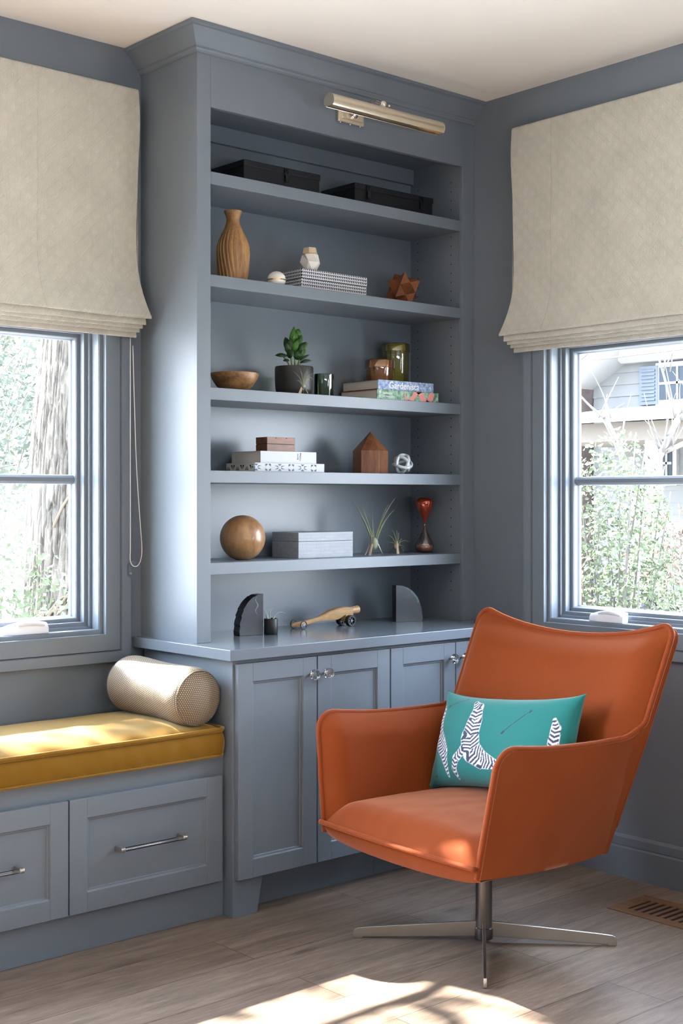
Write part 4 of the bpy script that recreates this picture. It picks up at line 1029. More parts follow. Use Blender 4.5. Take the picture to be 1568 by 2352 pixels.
m = MB(); m.sphere(PV(.001, Z3 + .030, 0, cA), .0075, 16, 10, (1, 1, 1.2)); build(m, 'plant_base', 'air_leaf', t, smooth=True)
m = MB(); M_ = PV(-.008, Z3, 0, cA); q = [PV(-.020, Z3, 0, cA), PV(-.009, Z3, 0, cA), PV(.000, Z3 + .030, 0, cA), PV(-.007, Z3 + .030, 0, cA)]; m.rings([[p - CF * .001 for p in q], [p + CF * .001 for p in q]]); build(m, 'wood_leg', 'light_wood', t)
m = MB(); m.tube([PV(.008, Z3 + .024, 0, cA), PV(.018, Z3 + .001, 0, cA)], .0010, 6); m.tube([PV(.0, Z3 + .024, 0.002, cA), PV(.0, Z3 + .001, .02, cA)], .0010, 6); build(m, 'wire_leg', 'brushed_steel', t, smooth=True)
def jar(name, label, c, z, r, h, mat, lid=True, group=None):
    t = thing(name, (c[0], c[1], z), label, 'jar' if lid else 'tumbler', group)
    th_ = .0025; m = MB(); m.lathe([(1e-4, 0), (r - .004, 0), (r, .004), (r, h), (r - .0012, h + .001), (r - th_, h), (r - th_, .006), (1e-4, .005)], (c[0], c[1], z), 56); build(m, 'glass_body', mat, t, smooth=50)
    if lid:
        rl = r + .0045; zl = h - .022; m = MB(); m.lathe([(rl - .002, zl), (rl, zl), (rl, h + .008), (rl - .003, h + .011), (1e-4, h + .011), (1e-4, h + .0085), (rl - .004, h + .0085), (rl - .002, h + .006), (rl - .002, zl)], (c[0], c[1], z), 56); build(m, 'glass_lid', mat, t, smooth=50)
jar('glass_tumbler', 'dark green glass tumbler beside the black plant pot', (3.372, 3.918), Z3, .0385, .090, 'glass_green', False)
jar('glass_jar', 'short amber glass jar with lid on the stacked books', (3.700, 3.955), 1.8685, .0555, .078, 'glass_amber', group='coloured glass jars')
jar('glass_jar', 'tall olive yellow glass jar with lid on the stacked books', (3.838, 4.005), 1.8685, .0550, .158, 'glass_yellow', group='coloured glass jars')
def book(name, label, x0, x1, y0, y1, z0, z1, cover_mat, cover_side, group, ov=.004, tc=.0022, spine_front=True):
    t = thing(name, ((x0 + x1) / 2, (y0 + y1) / 2, z0), label, 'book', group)
    m = MB(); m.box(x0 + ov, x1 - ov, y0 + .004, y1 - ov, z0 + tc, z1 - tc); build(m, 'page_block', 'page', t)
    m = MB(); m.box(x0, x1, y0 + .003, y1, z0, z0 + tc); m.box(x0, x1, y0 + .003, y1, z1 - tc, z1); build(m, 'book_cover', cover_side, t)
    m = MB(); m.box(x0, x1, y0, y0 + .003, z0, z1); build(m, 'book_spine', cover_mat, t, bevel=.0008); return t
def TM(x, y, z, rot=0.): return Matrix.Translation((x, y, z)) @ Matrix.Rotation(PI / 2, 4, 'X') @ Matrix.Rotation(rot, 4, 'Z')
t = book('garden_book', 'blue-spined hardback garden book directly under the glass jars', 3.594, 3.903, 3.850, 4.065, 1.8305, 1.868, 'spine_blue', 'cover_dark', 'books under the glass jars')
text('spine_title', 'Gardenista', .038, TM(3.652, 3.8494, 1.8475), 'white_ink', t)
m = MB(); m.prism([(3.885, 1.8445), (3.885, 1.8545), (3.877, 1.8495)], 'y', 3.8492, 3.850); build(m, 'spine_emblem', 'white_ink', t)
t = book('landscape_book', 'green-spined book with a pink winding band, lying on the third shelf', 3.589, 3.932, 3.850, 4.070, Z3, 1.830, 'spine_green', 'book_red', 'books under the glass jars')
text('spine_title', 'Landscape', .0125, TM(3.618, 3.8494, 1.8165), 'white_ink', t); text('spine_title', 'Architecture', .0125, TM(3.618, 3.8494, 1.8035), 'white_ink', t)
text('spine_number', '30', .0135, TM(3.603, 3.8494, 1.8095 + .001, -PI / 2), 'white_ink', t); text('spine_number', '30', .0135, TM(3.603, 3.8494, 1.8250, -PI / 2), 'white_ink', t)
def band(pts, wds, m):
    L = []
    for i, ((x, z), w_) in enumerate(zip(pts, wds)):
        L.append([Vector((x - w_, 3.8492, z)), Vector((x + w_, 3.8492, z))])
    m.rings(L, False, False, False)
m = MB(); zc0, zc1 = Z3 + .0015, 1.8285
S1_ = [(3.738, zc1, .0025), (3.741, 1.812, .0035), (3.747, 1.800, .006), (3.755, zc0 + .004, .012), (3.767, zc0 + .003, .020)]
band([(x, z) for x, z, _ in S1_], [w_ for *_, w_ in S1_], m)
band([(3.768, zc0), (3.784, 1.804), (3.797, 1.817), (3.813, zc1)], [.018, .013, .014, .022], m); band([(3.824, zc1), (3.833, 1.815), (3.843, 1.803), (3.856, zc0)], [.020, .015, .018, .026], m); band([(3.872, zc0), (3.884, 1.804), (3.893, zc1)], [.016, .017, .014], m)
build(m, 'spine_band', 'pink', t, recalc=False)
m = MB(); m.tube([(3.922 + .0042 * math.cos(a), 3.8492, 1.8075 + .0042 * math.sin(a)) for a in [2 * PI * i / 16 for i in range(16)]], .0007, 5, closed=True); m.tube([(3.922, 3.8492, 1.8005), (3.922, 3.8492, 1.8145)], .0007, 5); build(m, 'spine_emblem', 'white_ink', t)
# --- fourth shelf
t = book('patterned_book', 'book with a grey and white geometric print, lowest of its stack', 2.984, 3.316, 3.850, 4.022, Z4, 1.5305, 'book_white', 'book_white', 'books under the wooden box', ov=.002)
m = MB(); m2 = MB()                                     # star and tile motifs printed on spine and head
def tri(mm, P3): mm.poly(P3)
def motif(mm, pal, f, u, k):
    zc_ = (Z4 + 1.5305) / 2; hh = .0125
    if k == 0:
        for sg in (1, -1):
            mm.poly([f(u + sg * .006, zc_), f(u + sg * .008, zc_ + .006), f(u + sg * .024, zc_ + .007)]); mm.poly([f(u + sg * .006, zc_), f(u + sg * .024, zc_ - .007), f(u + sg * .008, zc_ - .006)])
            mm.poly([f(u - .009, zc_ + sg * hh), f(u + .009, zc_ + sg * hh), f(u, zc_ + sg * .005)])
            (setattr(mm, 'mi', 1), mm.poly([f(u - .006, zc_ + sg * .005), f(u + .006, zc_ + sg * .005), f(u, zc_)]), setattr(mm, 'mi', 0))
    else:
        for sg in (1, -1):
            for sh in (1, -1):
                mm.poly([f(u + sg * .013, zc_ + sh * hh), f(u + sg * .013, zc_ + sh * .003), f(u + sg * .005, zc_ + sh * .009)]); mm.poly([f(u + sg * .011, zc_ + sh * hh), f(u + sg * .002, zc_ + sh * hh), f(u + sg * .006, zc_ + sh * .006)])
        (setattr(mm, 'mi', 1), mm.poly([f(u - .005, zc_), f(u, zc_ - .006), f(u + .005, zc_), f(u, zc_ + .006)]), setattr(mm, 'mi', 0))
for i in range(6): motif(m, m2, lambda u, z: Vector((u, 3.8494, z)), 2.990 + .0545 * i, i % 2)
build(m, 'spine_pattern', ['ink_blue', 'ink_pale'], t, recalc=False)
m = MB()
m.box(2.9825, 2.9842, 3.853, 4.021, Z4 + .001, 1.5295); build(m, 'cover_edge', 'page', t)
m = MB()
for i in range(6):
    u = 3.868 + i * .028; f = lambda u, z: Vector((2.9823, u, z))
    if i % 2 == 0:
        m.poly([f(u - .013, 1.523), f(u - .003, 1.523), f(u - .002, 1.506)]); m.poly([f(u + .013, 1.523), f(u + .002, 1.506), f(u + .003, 1.523)])
    else:
        for s_ in (-.008, -.003, .003, .008): m.poly([f(u + s_ - .002, 1.503), f(u + s_ + .002, 1.503), f(u + s_ * .5, 1.520)])
build(m, 'cover_pattern', 'black', t, recalc=False)
t = book('white_book', 'thick white hardback between the printed book and the small wooden box', 3.022, 3.290, 3.866, 4.050, 1.5307, 1.5745, 'book_white', 'book_white', 'books under the wooden box')
text('spine_title', 'Barry', .0105, TM(3.1985, 3.8654, 1.5440, PI / 2), 'grey_ink', t); text('spine_title', 'McGee', .0105, TM(3.2115, 3.8654, 1.5400, PI / 2), 'grey_ink', t)
t = thing('wooden_box', (3.145, 3.93, 1.5747), 'small dark walnut lidded box on top of the white book', 'box')
m = MB(); m.box(3.078, 3.212, 3.898, 3.966, 1.5747, 1.6015); build(m, 'box_base', 'wood_walnut', t, bevel=.001)
m = MB(); m.box(3.078, 3.212, 3.898, 3.966, 1.6035, 1.628); build(m, 'box_lid', 'wood_walnut', t, bevel=.001)
m = MB(); m.box(3.080, 3.210, 3.900, 3.964, 1.6013, 1.6037)
for xx in (3.12, 3.17): m.box(xx - .003, xx + .003, 3.8975, 3.900, 1.6225, 1.6265)
build(m, 'lid_rebate', 'black', t)
t = thing('crystal_ornament', (3.627, 3.93, Z4), 'upright hexagonal wooden block with a pyramid point', 'ornament')
m = MB(); n6 = 6; rot = math.radians(18); rr = .0725
lo = [Vector((3.627 + rr * math.cos(rot + i * PI / 3), 3.93 + rr * .93 * math.sin(rot + i * PI / 3), Z4)) for i in range(6)]; hi = [p + Vector((0, 0, .0915)) for p in lo]
A = [m.bm.verts.new(p) for p in lo]; B = [m.bm.verts.new(p) for p in hi]; ap = m.bm.verts.new((3.627, 3.93, Z4 + .170)); m.face(A[::-1])
for i in range(6): m.face([A[i], A[(i + 1) % 6], B[(i + 1) % 6], B[i]]); m.face([B[i], B[(i + 1) % 6], ap])
build(m, 'crystal_body', 'wood_crystal', t, bevel=.0012)
t = thing('glass_knot', (3.770, 3.895, Z4), 'pale grey glass knot of interlocking rings', 'ornament')
for k, (rx, rz, dx, dz, R_) in enumerate(((.35, 0, 0, -.002, .037), (1.75, .75, 0, -.002, .036), (1.3, -.9, .001, .001, .036), (.95, 2.3, 0, .0, .034))):
    m = MB(); Mk = Matrix.Translation((3.770 + dx, 3.895, Z4 + .0415 + dz)) @ Matrix.Rotation(rz - .72, 4, 'Z') @ Matrix.Rotation(rx, 4, 'X')
    ringp = [Mk @ Vector((R_ * math.cos(a), R_ * math.sin(a), .004 * math.sin(2 * a + k))) for a in [2 * PI * i / 60 for i in range(60)]]
    lowz = min(p.z for p in ringp) - .0068; 
    if lowz < Z4: ringp = [p + Vector((0, 0, Z4 - lowz)) for p in ringp]
    m.tube(ringp, .0068, 12, closed=True); build(m, 'glass_ring', 'knot_glass', t, smooth=True)
# --- fifth shelf
t = thing('wooden_sphere', (2.985, 3.925, Z5), 'large turned wooden ball resting on the lowest shelf', 'ornament')
m = MB(); rs = .0832; z0_ = -rs * .972; R = []
for j in range(41):
    a = math.asin(max(-1, -.972 + 0)) if j == 0 else None
    zz = -.972 + 1.972 * (1 - math.cos(PI * j / 40)) / 2; R.append((max(1e-4, rs * math.sqrt(max(0, 1 - zz * zz))), rs * zz - z0_))
m.lathe(R, (2.985, 3.925, Z5), 64); build(m, 'ball_body', 'wood_sphere', t, smooth=50)
t = thing('inlay_box', (3.345, 3.95, Z5), 'pale grey bone inlay box with a lid beside the wooden ball', 'box')
m = MB(); m.box(3.207, 3.481, 3.872, 4.030, Z5, Z5 + .0625); build(m, 'box_base', 'inlay', t, bevel=.001)
m = MB(); m.box(3.207, 3.481, 3.872, 4.030, Z5 + .0635, Z5 + .097); build(m, 'box_lid', 'inlay', t, bevel=.001)
m = MB()
for k, z in enumerate((.013, .026, .039, .051, .075, .086)):
    m.box(3.2068, 3.481, 3.8718, 3.8722, Z5 + z, Z5 + z + .0005); m.box(3.2066, 3.2072, 3.872, 4.030, Z5 + z, Z5 + z + .0005)
    for q in range(4):
        x = 3.225 + q * .07 + (k % 3) * .021; y = 3.888 + q * .045 + (k % 2) * .02
        if x < 3.478: m.box(x, x + .0005, 3.8718, 3.8722, Z5 + z - .012, Z5 + z)
        if y < 4.028: m.box(3.2066, 3.2072, y, y + .0005, Z5 + z - .012, Z5 + z)
build(m, 'inlay_joints', 'inlay_line', t)
cB = (3.636, 3.918)
t = air_plant(cB, Z5, [(-.004, .03, -.022, .12, -.090, .225, .0062, 0), (-.002, .04, -.020, .13, -.055, .200, .0050, .01), (-.004, .07, -.035, .15, -.045, .205, .0036, .02), (0, .03, .010, .13, .085, .228, .0066, 0), (.004, .03, .016, .12, .080, .180, .0056, -.01), (.002, .05, .018, .14, .060, .205, .0046, .02), (0, .06, -.008, .11, -.006, .165, .0036, 0), (-.004, .02, -.018, .07, -.006, .10, .0060, -.01), (.004, .02, .018, .03, .022, .042, .0022, -.01)],
              'air_plant', 'tall spiky air plant in a wood and wire stand beside the inlay box', None, group='air plants in little stands')
m = MB(); m.sphere(PV(.000, Z5 + .046, 0, cB), .0165, 20, 14, (1, 1, 1.5)); build(m, 'plant_base', 'air_leaf', t, smooth=True)
tri_stand(t, cB, Z5, .062, .036, .0055, [(-2.1, 'w'), (-.15, 'x'), (2.9, 'w')])
cD = (3.806, 3.965)
t = air_plant(cD, Z5, [(0, .03, -.006, .085, -.022, .098, .0034, 0), (0, .03, .004, .10, -.004, .095, .0034, .01), (0, .03, -.024, .085, -.040, .070, .0036, 0), (0, .03, -.026, .055, -.036, .040, .0034, 0), (.002, .03, .022, .065, .052, .046, .0036, 0), (.002, .03, .030, .04, .032, .018, .0026, -.01), (.002, .03, .018, .07, .022, .055, .0038, -.01), (0, .03, .012, .09, .004, .088, .003, -.01), (.002, .028, .026, .045, .010, .016, .0024, .01)],
              'air_plant', 'short curling air plant in a wood and wire stand beside the hourglass', None, group='air plants in little stands')
m = MB(); m.sphere(PV(-.002, Z5 + .030, 0, cD), .0105, 16, 10, (1, 1, 1.4)); build(m, 'plant_base', 'light_wood', t, smooth=True)
tri_stand(t, cD, Z5, .052, .032, .0055, [(-1.45, 'w'), (.35, 'x'), (2.75, 'x')])
hc = (3.957, 3.955); t = thing('hourglass', (hc[0], hc[1], Z5), 'hourglass with a copper red upper bulb and orange sand', 'hourglass')
def bulb(k): return [(.0021, 0), (.0024, .004), (.0050, .012), (.0115, .027), (.0195, .043), (.0275, .058), (.0345, .074), (.0380, .089), (.0372, .101), (.031, .110), (.020, .1140), (1e-4, .1148)]
zn = Z5 + .115
m = MB(); bu = bulb(0); m.lathe(bu, (*hc, zn), 44); build(m, 'upper_bulb', 'glass_red', t, smooth=60)
m = MB(); m.lathe([(r, -z) for r, z in bu], (*hc, zn), 44); build(m, 'lower_bulb', 'glass_smoke', t, smooth=60)
m = MB(); m.lathe([(1e-4, .0012), (.020, .0020), (.0295, .006), (.0350, .014), (.0362, .022), (.0352, .029), (.034, .0315), (.02, .0345), (1e-4, .036)], (*hc, Z5), 44); build(m, 'hourglass_sand', 'sand', t, smooth=60)
m = MB(); m.lathe([(.0023, -.004), (.0034, -.002), (.0034, .002), (.0023, .004)], (*hc, zn), 20); build(m, 'brass_collar', 'brass', t, smooth=True)
# --- countertop
def bookend(name_label, M, w_, h, d, rough_top, seed):
    t = thing('bookend', M.translation, name_label, 'bookend', 'polished black stone bookends'); rg = random.Random(seed)
    pts = [(0, 0), (w_, 0), (w_, h)]
    nA = 22
    for i in range(nA + 1):
        a = PI / 2 * i / nA; x = w_ - w_ * math.sin(a) ** 1.0 * 1.0 - 0; z = h * math.cos(a)
        x = w_ * (1 - math.sin(a) ** .95); z = h * (math.cos(a) ** .80)
        k = .0022 * math.sin(i * 2.3) + rg.uniform(-.001, .001)
        if 2 < i < nA: pts.append((x + k, max(.002, z + k)))
    m = MB(); m.prism(pts, 'y', 0, d, M); build(m, 'stone_slab', 'marble_black', t, bevel=.0012)
    m = MB(); c0 = (w_ * .6, h * .4); m.poly([M @ Vector((x * .985 + .001, -.0006, z * .99 + .0008)) for x, z in pts]); build(m, 'polished_face', 'marble_black_face', t, recalc=False)
    m = MB(); L = []
    for i in range(12):
        if rough_top: p = pts[4 + i]; ww = .0022 + .0035 * (i > 4) + rg.uniform(-.001, .002); c = Vector((p[0] * .985 + .001, 0, p[1] - .002)); L.append([c + Vector((ww * .7, 0, -ww * 1.5)), c])
        else: z = h * (.93 - .42 * i / 11); x = w_ * (.72 - .05 * math.sin(i * .9)) ; ww = .0025 * math.sin(PI * (i + .5) / 12) + rg.uniform(0, .0008); L.append([Vector((x - ww, 0, z)), Vector((x + ww, 0, z))])
    m.rings([[M @ (p + Vector((0, -.0011, 0))) for p in l] for l in L], False, False, False); build(m, 'stone_vein', 'vein', t, recalc=False)
bookend('quarter-round black stone bookend beside the small black pot', Matrix.Translation((2.947, 3.893, Z0)) @ Matrix.Rotation(math.radians(-9), 4, 'Z'), .098, .150, .046, False, 1)
bookend('quarter-round black stone bookend with a pale rough edge, beyond the toy racing car', Matrix.Translation((3.876, 3.886, Z0)) @ Matrix.Rotation(math.radians(-15), 4, 'Z') @ Matrix.Scale(-1, 4, (1, 0, 0)), .124, .149, .032, True, 2)
cP = (3.072, 3.868); t = thing('succulent_pot', (*cP, Z0), 'small matt black pot with pale succulent leaves against a bookend', 'plant')
m = MB(); m.lathe([(1e-4, 0), (.0235, 0), (.0255, .002), (.0255, .058), (.0240, .0595), (.0228, .058), (.0228, .05), (1e-4, .05)], (*cP, Z0), 40); build(m, 'plant_pot', 'black', t, smooth=50)
for (s0, s1, z1_, s2, z2_, w_, d_) in ((-.008, -.010, .075, -.028, .094, .0042, 0), (-.004, -.004, .075, -.006, .092, .0034, .01), (-.010, -.014, .07, -.022, .082, .0042, -.01), (.006, .012, .07, .020, .080, .0050, 0), (.004, .018, .095, .054, .078, .0030, 0), (0, -.010, .085, .006, .096, .0026, .01)):
    m = MB(); p = bez(PV(s0, Z0 + .045, 0, cP), PV(s1, Z0 + z1_, d_ * .5, cP), PV(s2, Z0 + z2_, d_, cP), 10); m.tube(p, [w_ * (1 - (i / 10) ** 1.5 * .9) for i in range(11)], 7, squash=(1, .5)); build(m, 'plant_leaf', 'air_leaf_pale', t, smooth=True)
# toy racing car
fx, rx_ = 3.283, 3.507; fyc, ryc = 3.963, 3.942
t = thing('toy_car', (3.39, 3.95, Z0), 'wooden toy dragster with black wheels and a round tail', 'toy car')
yl = lambda x: fyc + (ryc - fyc) * (x - fx) / (rx_ - fx)
sec = [(3.250, .9130, .9190, .0025), (3.256, .910, .923, .006), (3.270, .908, .926, .009), (3.285, .908, .927, .010), (3.300, .910, .929, .0085), (3.330, .917, .933, .0075), (3.365, .924, .940, .0085), (3.395, .926, .951, .0115), (3.425, .926, .963, .0150), (3.455, .928, .971, .0170), (3.475, .936, .974, .0175), (3.490, .943, .975, .0170), (3.505, .944, .975, .0165), (3.522, .938, .973, .0155), (3.530, .940, .972, .0150)]
def spline(rows, k=4):
    out = []
    for i in range(len(rows) - 1):
        p = [rows[max(0, min(len(rows) - 1, j))] for j in (i - 1, i, i + 1, i + 2)]
        for q in range(k):
            t_ = q / k; out.append(tuple(.5 * ((2 * b) + (c - a) * t_ + (2 * a - 5 * b + 4 * c - d) * t_ * t_ + (3 * b - a - 3 * c + d) * t_ ** 3) for a, b, c, d in zip(*p)))
    out.append(rows[-1]); return out
R = []
for x, za, zb, hw in spline(sec):
    y = yl(x); c = min(.004, hw * .5, (zb - za) * .4); R.append([Vector((x, y - hw, za + c)), Vector((x, y - hw + c * .5, za)), Vector((x, y + hw - c * .5, za)), Vector((x, y + hw, za + c)), Vector((x, y + hw, zb - c)), Vector((x, y + hw - c, zb)), Vector((x, y - hw + c, zb)), Vector((x, y - hw, zb - c))])
m = MB(); m.rings(R); build(m, 'car_body', 'wood_car', t, smooth=40)
m = MB(); m.lathe([(.0115, 0), (.0135, .001), (.0155, .040), (.0150, .0425), (.0125, .043), (.0120, .036), (1e-4, .036)], (3.526, yl(3.526), .9585), 32, Matrix.Rotation(math.radians(86), 4, 'Y')); build(m, 'exhaust_pipe', 'wood_car', t, smooth=40)
def wheel(x, y, r, wd, name='wheel'):
    Mw = Matrix.Translation((x, y, Z0 + r)) @ Matrix.Rotation(PI / 2, 4, 'X')
    m = MB(); ri = r * (.80 if wd < .01 else .68)
    m.lathe([(ri, -wd / 2), (r - .001, -wd / 2), (r, -wd / 2 + .001), (r, wd / 2 - .001), (r - .001, wd / 2), (ri, wd / 2), (ri, -wd / 2)], (0, 0, 0), 36, Mw, False, False); o = build(m, name, 'tyre', t, smooth=40)
    m = MB(); m.lathe([(1e-4, -wd * .3), (r * .22, -wd * .3), (r * .22, wd * .42), (1e-4, wd * .42)], (0, 0, 0), 16, Mw)
    for k in range(6):
        a = k * PI / 3; q = Mw @ Matrix.Rotation(a, 4, 'Z'); m.box(r * .15, ri * 1.02, -r * .05, r * .05, wd * .1, wd * .30, q)
    build(m, 'wheel_spokes', 'rim_metal', o)
wheel(fx, fyc + .030, .0165, .004); wheel(fx, fyc - .030, .0165, .004); wheel(rx_, ryc + .027, .0215, .019); wheel(rx_, ryc - .027, .0215, .019)
m = MB(); m.tube([(fx, fyc - .030, Z0 + .0165), (fx, fyc + .030, Z0 + .0165)], .0016, 8); m.tube([(rx_, ryc - .035, Z0 + .0215), (rx_, ryc + .035, Z0 + .0215)], .002, 8); build(m, 'wheel_axle', 'rim_metal', t)
m = MB(); m.box(rx_ - .014, rx_ + .014, ryc - .015, ryc + .015, Z0 + .018, Z0 + .050); build(m, 'axle_block', 'wood_car', t, bevel=.003)

# ================================================================== outdoors
GZ = -.45
m = MB(); m.box(-25, XR + .2, YB + WT, 60, GZ - .1, GZ); m.box(XR + .2, 60, -30, 60, GZ - .1, GZ); m.box(-25, XL - WT, -30, YB + WT, GZ - .1, GZ); m.box(XL - WT, XR + .2, -30, YF - WT, GZ - .1, GZ)
g = build(m, 'ground', 'ground'); g['kind'] = 'structure'
def foliage(m, centre, radii, n, size, rg, dens=1.0, shell=.0):
    c = Vector(centre)
    for _ in range(n):
        while True:
            p = Vector((rg.uniform(-1, 1), rg.uniform(-1, 1), rg.uniform(-1, 1)))
            if p.length <= 1 and p.length >= shell: break
        p = Vector((p.x * radii[0], p.y * radii[1], p.z * radii[2])) + c
        d = Vector((rg.gauss(0, 1), rg.gauss(0, 1), rg.gauss(0, 1))).normalized(); s = size * rg.uniform(.6, 1.4); e = d.orthogonal().normalized() * s * .35
        f = d.cross(e).normalized() * s * .12
        a, b, c_, d_ = (m.bm.verts.new(q) for q in (p - d * s * .5, p + e + f, p + d * s * .5, p - e + f)); m.face([a, b, c_]); m.face([a, c_, d_])
# big street tree beyond window 1
tt = thing('street_tree', (4.62, 7.75, GZ), 'thick rough-barked tree trunk with clinging vines outside the window over the bench', 'tree')
m = MB(); R = []; axp = [(4.62, 7.76, -.45, .56), (4.62, 7.76, .0, .50), (4.63, 7.75, .6, .465), (4.64, 7.74, 1.2, .44), (4.66, 7.73, 1.9, .415), (4.70, 7.70, 2.7, .39), (4.74, 7.66, 4.5, .34), (4.76, 7.64, 6.0, .30)]
def axat(z):
    for a, b in zip(axp, axp[1:]):
        if z <= b[2]: t_ = (z - a[2]) / (b[2] - a[2]); return [a[i] + (b[i] - a[i]) * t_ for i in range(4)]
    return axp[-1]
zl_ = [GZ + (3.2 - GZ) * j / 240 for j in range(241)] + [4, 5, 6]
for z in zl_:
    x, y, _, r = axat(z); row = []
    for i in range(420):
        a = 2 * PI * i / 420; v = Vector((math.cos(a) * 6.4, math.sin(a) * 6.4, z * 1.0)); q = noise.noise(v * 2.6) ; q2 = noise.noise(Vector((math.cos(a) * 22, math.sin(a) * 22, z * 4.0)) )
        h = (1 - abs(q) * 2.4) * .5 - abs(q2) * .55; rr = r * (1 + .03 * noise.noise(Vector((math.cos(a), math.sin(a), z * .5)))) - .085 * max(0, .50 - (abs(q) * 1.9 + abs(q2) * .8))
        row.append(Vector((x + rr * math.cos(a), y + rr * math.sin(a), z)))
    R.append(row)
m.rings(R); build(m, 'tree_trunk', 'bark', tt, smooth=True)
def on_trunk(a, z, off=.012): x, y, _, r = axat(z); return Vector((x + (r + off) * math.cos(a), y + (r + off) * math.sin(a), z))
a0 = math.atan2(-7.7, -4.68)
for k, (z0_, z1_, aa, ab) in enumerate(((1.22, 2.05, -.55, .35), (.62, 1.05, -.75, .40), (.66, .90, -.72, .10), (.58, .86, -.78, .02), (1.15, 1.9, .22, .12), (.9, 1.35, -.05, .02))):
    m = MB(); m.tube([on_trunk(a0 + aa + (ab - aa) * i / 16, z0_ + (z1_ - z0_) * i / 16 + .02 * math.sin(i * .9 + k)) for i in range(17)], .009, 6); build(m, 'vine_stem', 'vine', tt, smooth=True)
for k, (tip, r) in enumerate((((2.2, 7.4, 5.6), .09), ((1.2, 8.6, 6.2), .10), ((5.9, 6.8, 6.5), .10))):
    m = MB(); m.tube(bez((4.74, 7.66, 4.6), ((4.74 + tip[0]) / 2, (7.66 + tip[1]) / 2, 5.9), tip, 12), [r * (1 - .07 * i) for i in range(13)], 8); build(m, 'tree_branch', 'bark', tt, smooth=True)
rg = random.Random(3)
m = MB(); foliage(m, (1.35, 7.9, 5.25), (1.5, 1.3, 1.25), 620, .18, rg); foliage(m, (.2, 8.2, 6.1), (1.2, 1.2, 1.0), 300, .15, rg); foliage(m, (4.7, 7.7, 6.6), (2.2, 1.8, 1.1), 900, .2, rg)
o = build(m, 'tree_foliage', 'leaf_out', tt, recalc=False); o['kind'] = 'stuff'
# shrubs and bare branches left of the trunk
def shrub(name, label, centre, radii, n, size, mat, stems, seed, group=None, cat='shrub'):
    rg = random.Random(seed); t = thing(name, (centre[0], centre[1], GZ), label, cat, group)
    m = MB(); foliage(m, centre, radii, n, size, rg); o = build(m, 'shrub_foliage', mat, t, recalc=False); o['kind'] = 'stuff'
    m = MB()
    for _ in range(stems):
        tip = Vector(centre) + Vector((rg.uniform(-1, 1) * radii[0] * .8, rg.uniform(-1, 1) * radii[1] * .8, rg.uniform(.3, 1.0) * radii[2])); b = Vector((centre[0] + rg.uniform(-.1, .1), centre[1] + rg.uniform(-.1, .1), GZ))
        m.tube(bez(b, (b + tip) / 2 + Vector((rg.uniform(-.1, .1), rg.uniform(-.1, .1), 0)), tip, 8), [.012 * (1 - i / 9) + .002 for i in range(9)], 5)
    build(m, 'shrub_stems', 'twig', t, smooth=True); return t
shrub('leafy_shrub', 'pale green leafy shrub at the foot of the big tree trunk', (3.35, 6.75, .50), (.62, .6, .78), 3400, .040, 'leaf_out', 14, 5)
shrub('leafy_shrub', 'hazy tree foliage seen high in the window over the bench', (5.55, 11.6, 2.6), (1.3, 1.2, 1.5), 5200, .075, 'leaf_teal', 12, 6, cat='tree')
shrub('garden_tree', 'pale olive garden tree far behind the big rough trunk', (7.2, 16.0, 2.6), (2.2, 1.5, 3.0), 5200, .14, 'leaf_out_olive', 12, 16, cat='tree')
rg = random.Random(11)
t = thing('bare_tree', (3.55, 7.6, GZ), 'pale bare branches crossing the sky beside the big trunk', 'tree')
for k in range(11):
    b = Vector((3.3 + rg.uniform(-.3, .1), 7.3, .9 + rg.uniform(-.3, .5))); tip = Vector((3.9 + rg.uniform(-.5, .5), 7.9 + rg.uniform(-.3, .3), 1.7 + rg.uniform(-.2, 1.2)))
    m = MB(); m.tube(bez(b, (b + tip) / 2 + Vector((rg.uniform(-.15, .15), 0, rg.uniform(-.2, .25))), tip, 10), [.014 * (1 - i / 12) for i in range(11)], 6)
    build(m, 'tree_branch', 'twig', t, smooth=True)
m = MB(); m.tube([(3.35, 7.3, GZ), (3.32, 7.3, .5), (3.3, 7.3, 1.5)], [.03, .025, .012], 8); build(m, 'tree_trunk', 'twig', t, smooth=True)
# beyond window 2: shrub wall, pollarded tree, neighbour's house
shrub('tall_shrub', 'tall airy green shrub close outside the window behind the armchair', (6.55, 4.93, .72), (.34, .42, 1.12), 7500, .033, 'leaf_out', 16, 21)
shrub('tall_shrub', 'low olive shrub spreading in front of the white driveway', (7.15, 4.72, .40), (.36, .40, .68), 3600, .034, 'leaf_out_olive', 12, 22)
shrub('garden_hedge', 'teal green clipped hedge across the driveway', (10.2, 6.9, .10), (.75, .55, .62), 1800, .07, 'leaf_teal', 8, 23, cat='hedge')
shrub('garden_shrub', 'pale orange flowering shrub in front of the house', (11.3, 7.6, .75), (.8, .6, .62), 1200, .08, 'leaf_orange', 8, 24)
shrub('garden_shrub', 'dark purple shrub beside the clipped hedge', (9.6, 7.0, .25), (.26, .3, .42), 900, .07, 'leaf_purple', 6, 25)
t = thing('pollard_tree', (8.35, 6.02, GZ), 'pale pruned tree with knuckled bare limbs outside the window behind the armchair', 'tree')
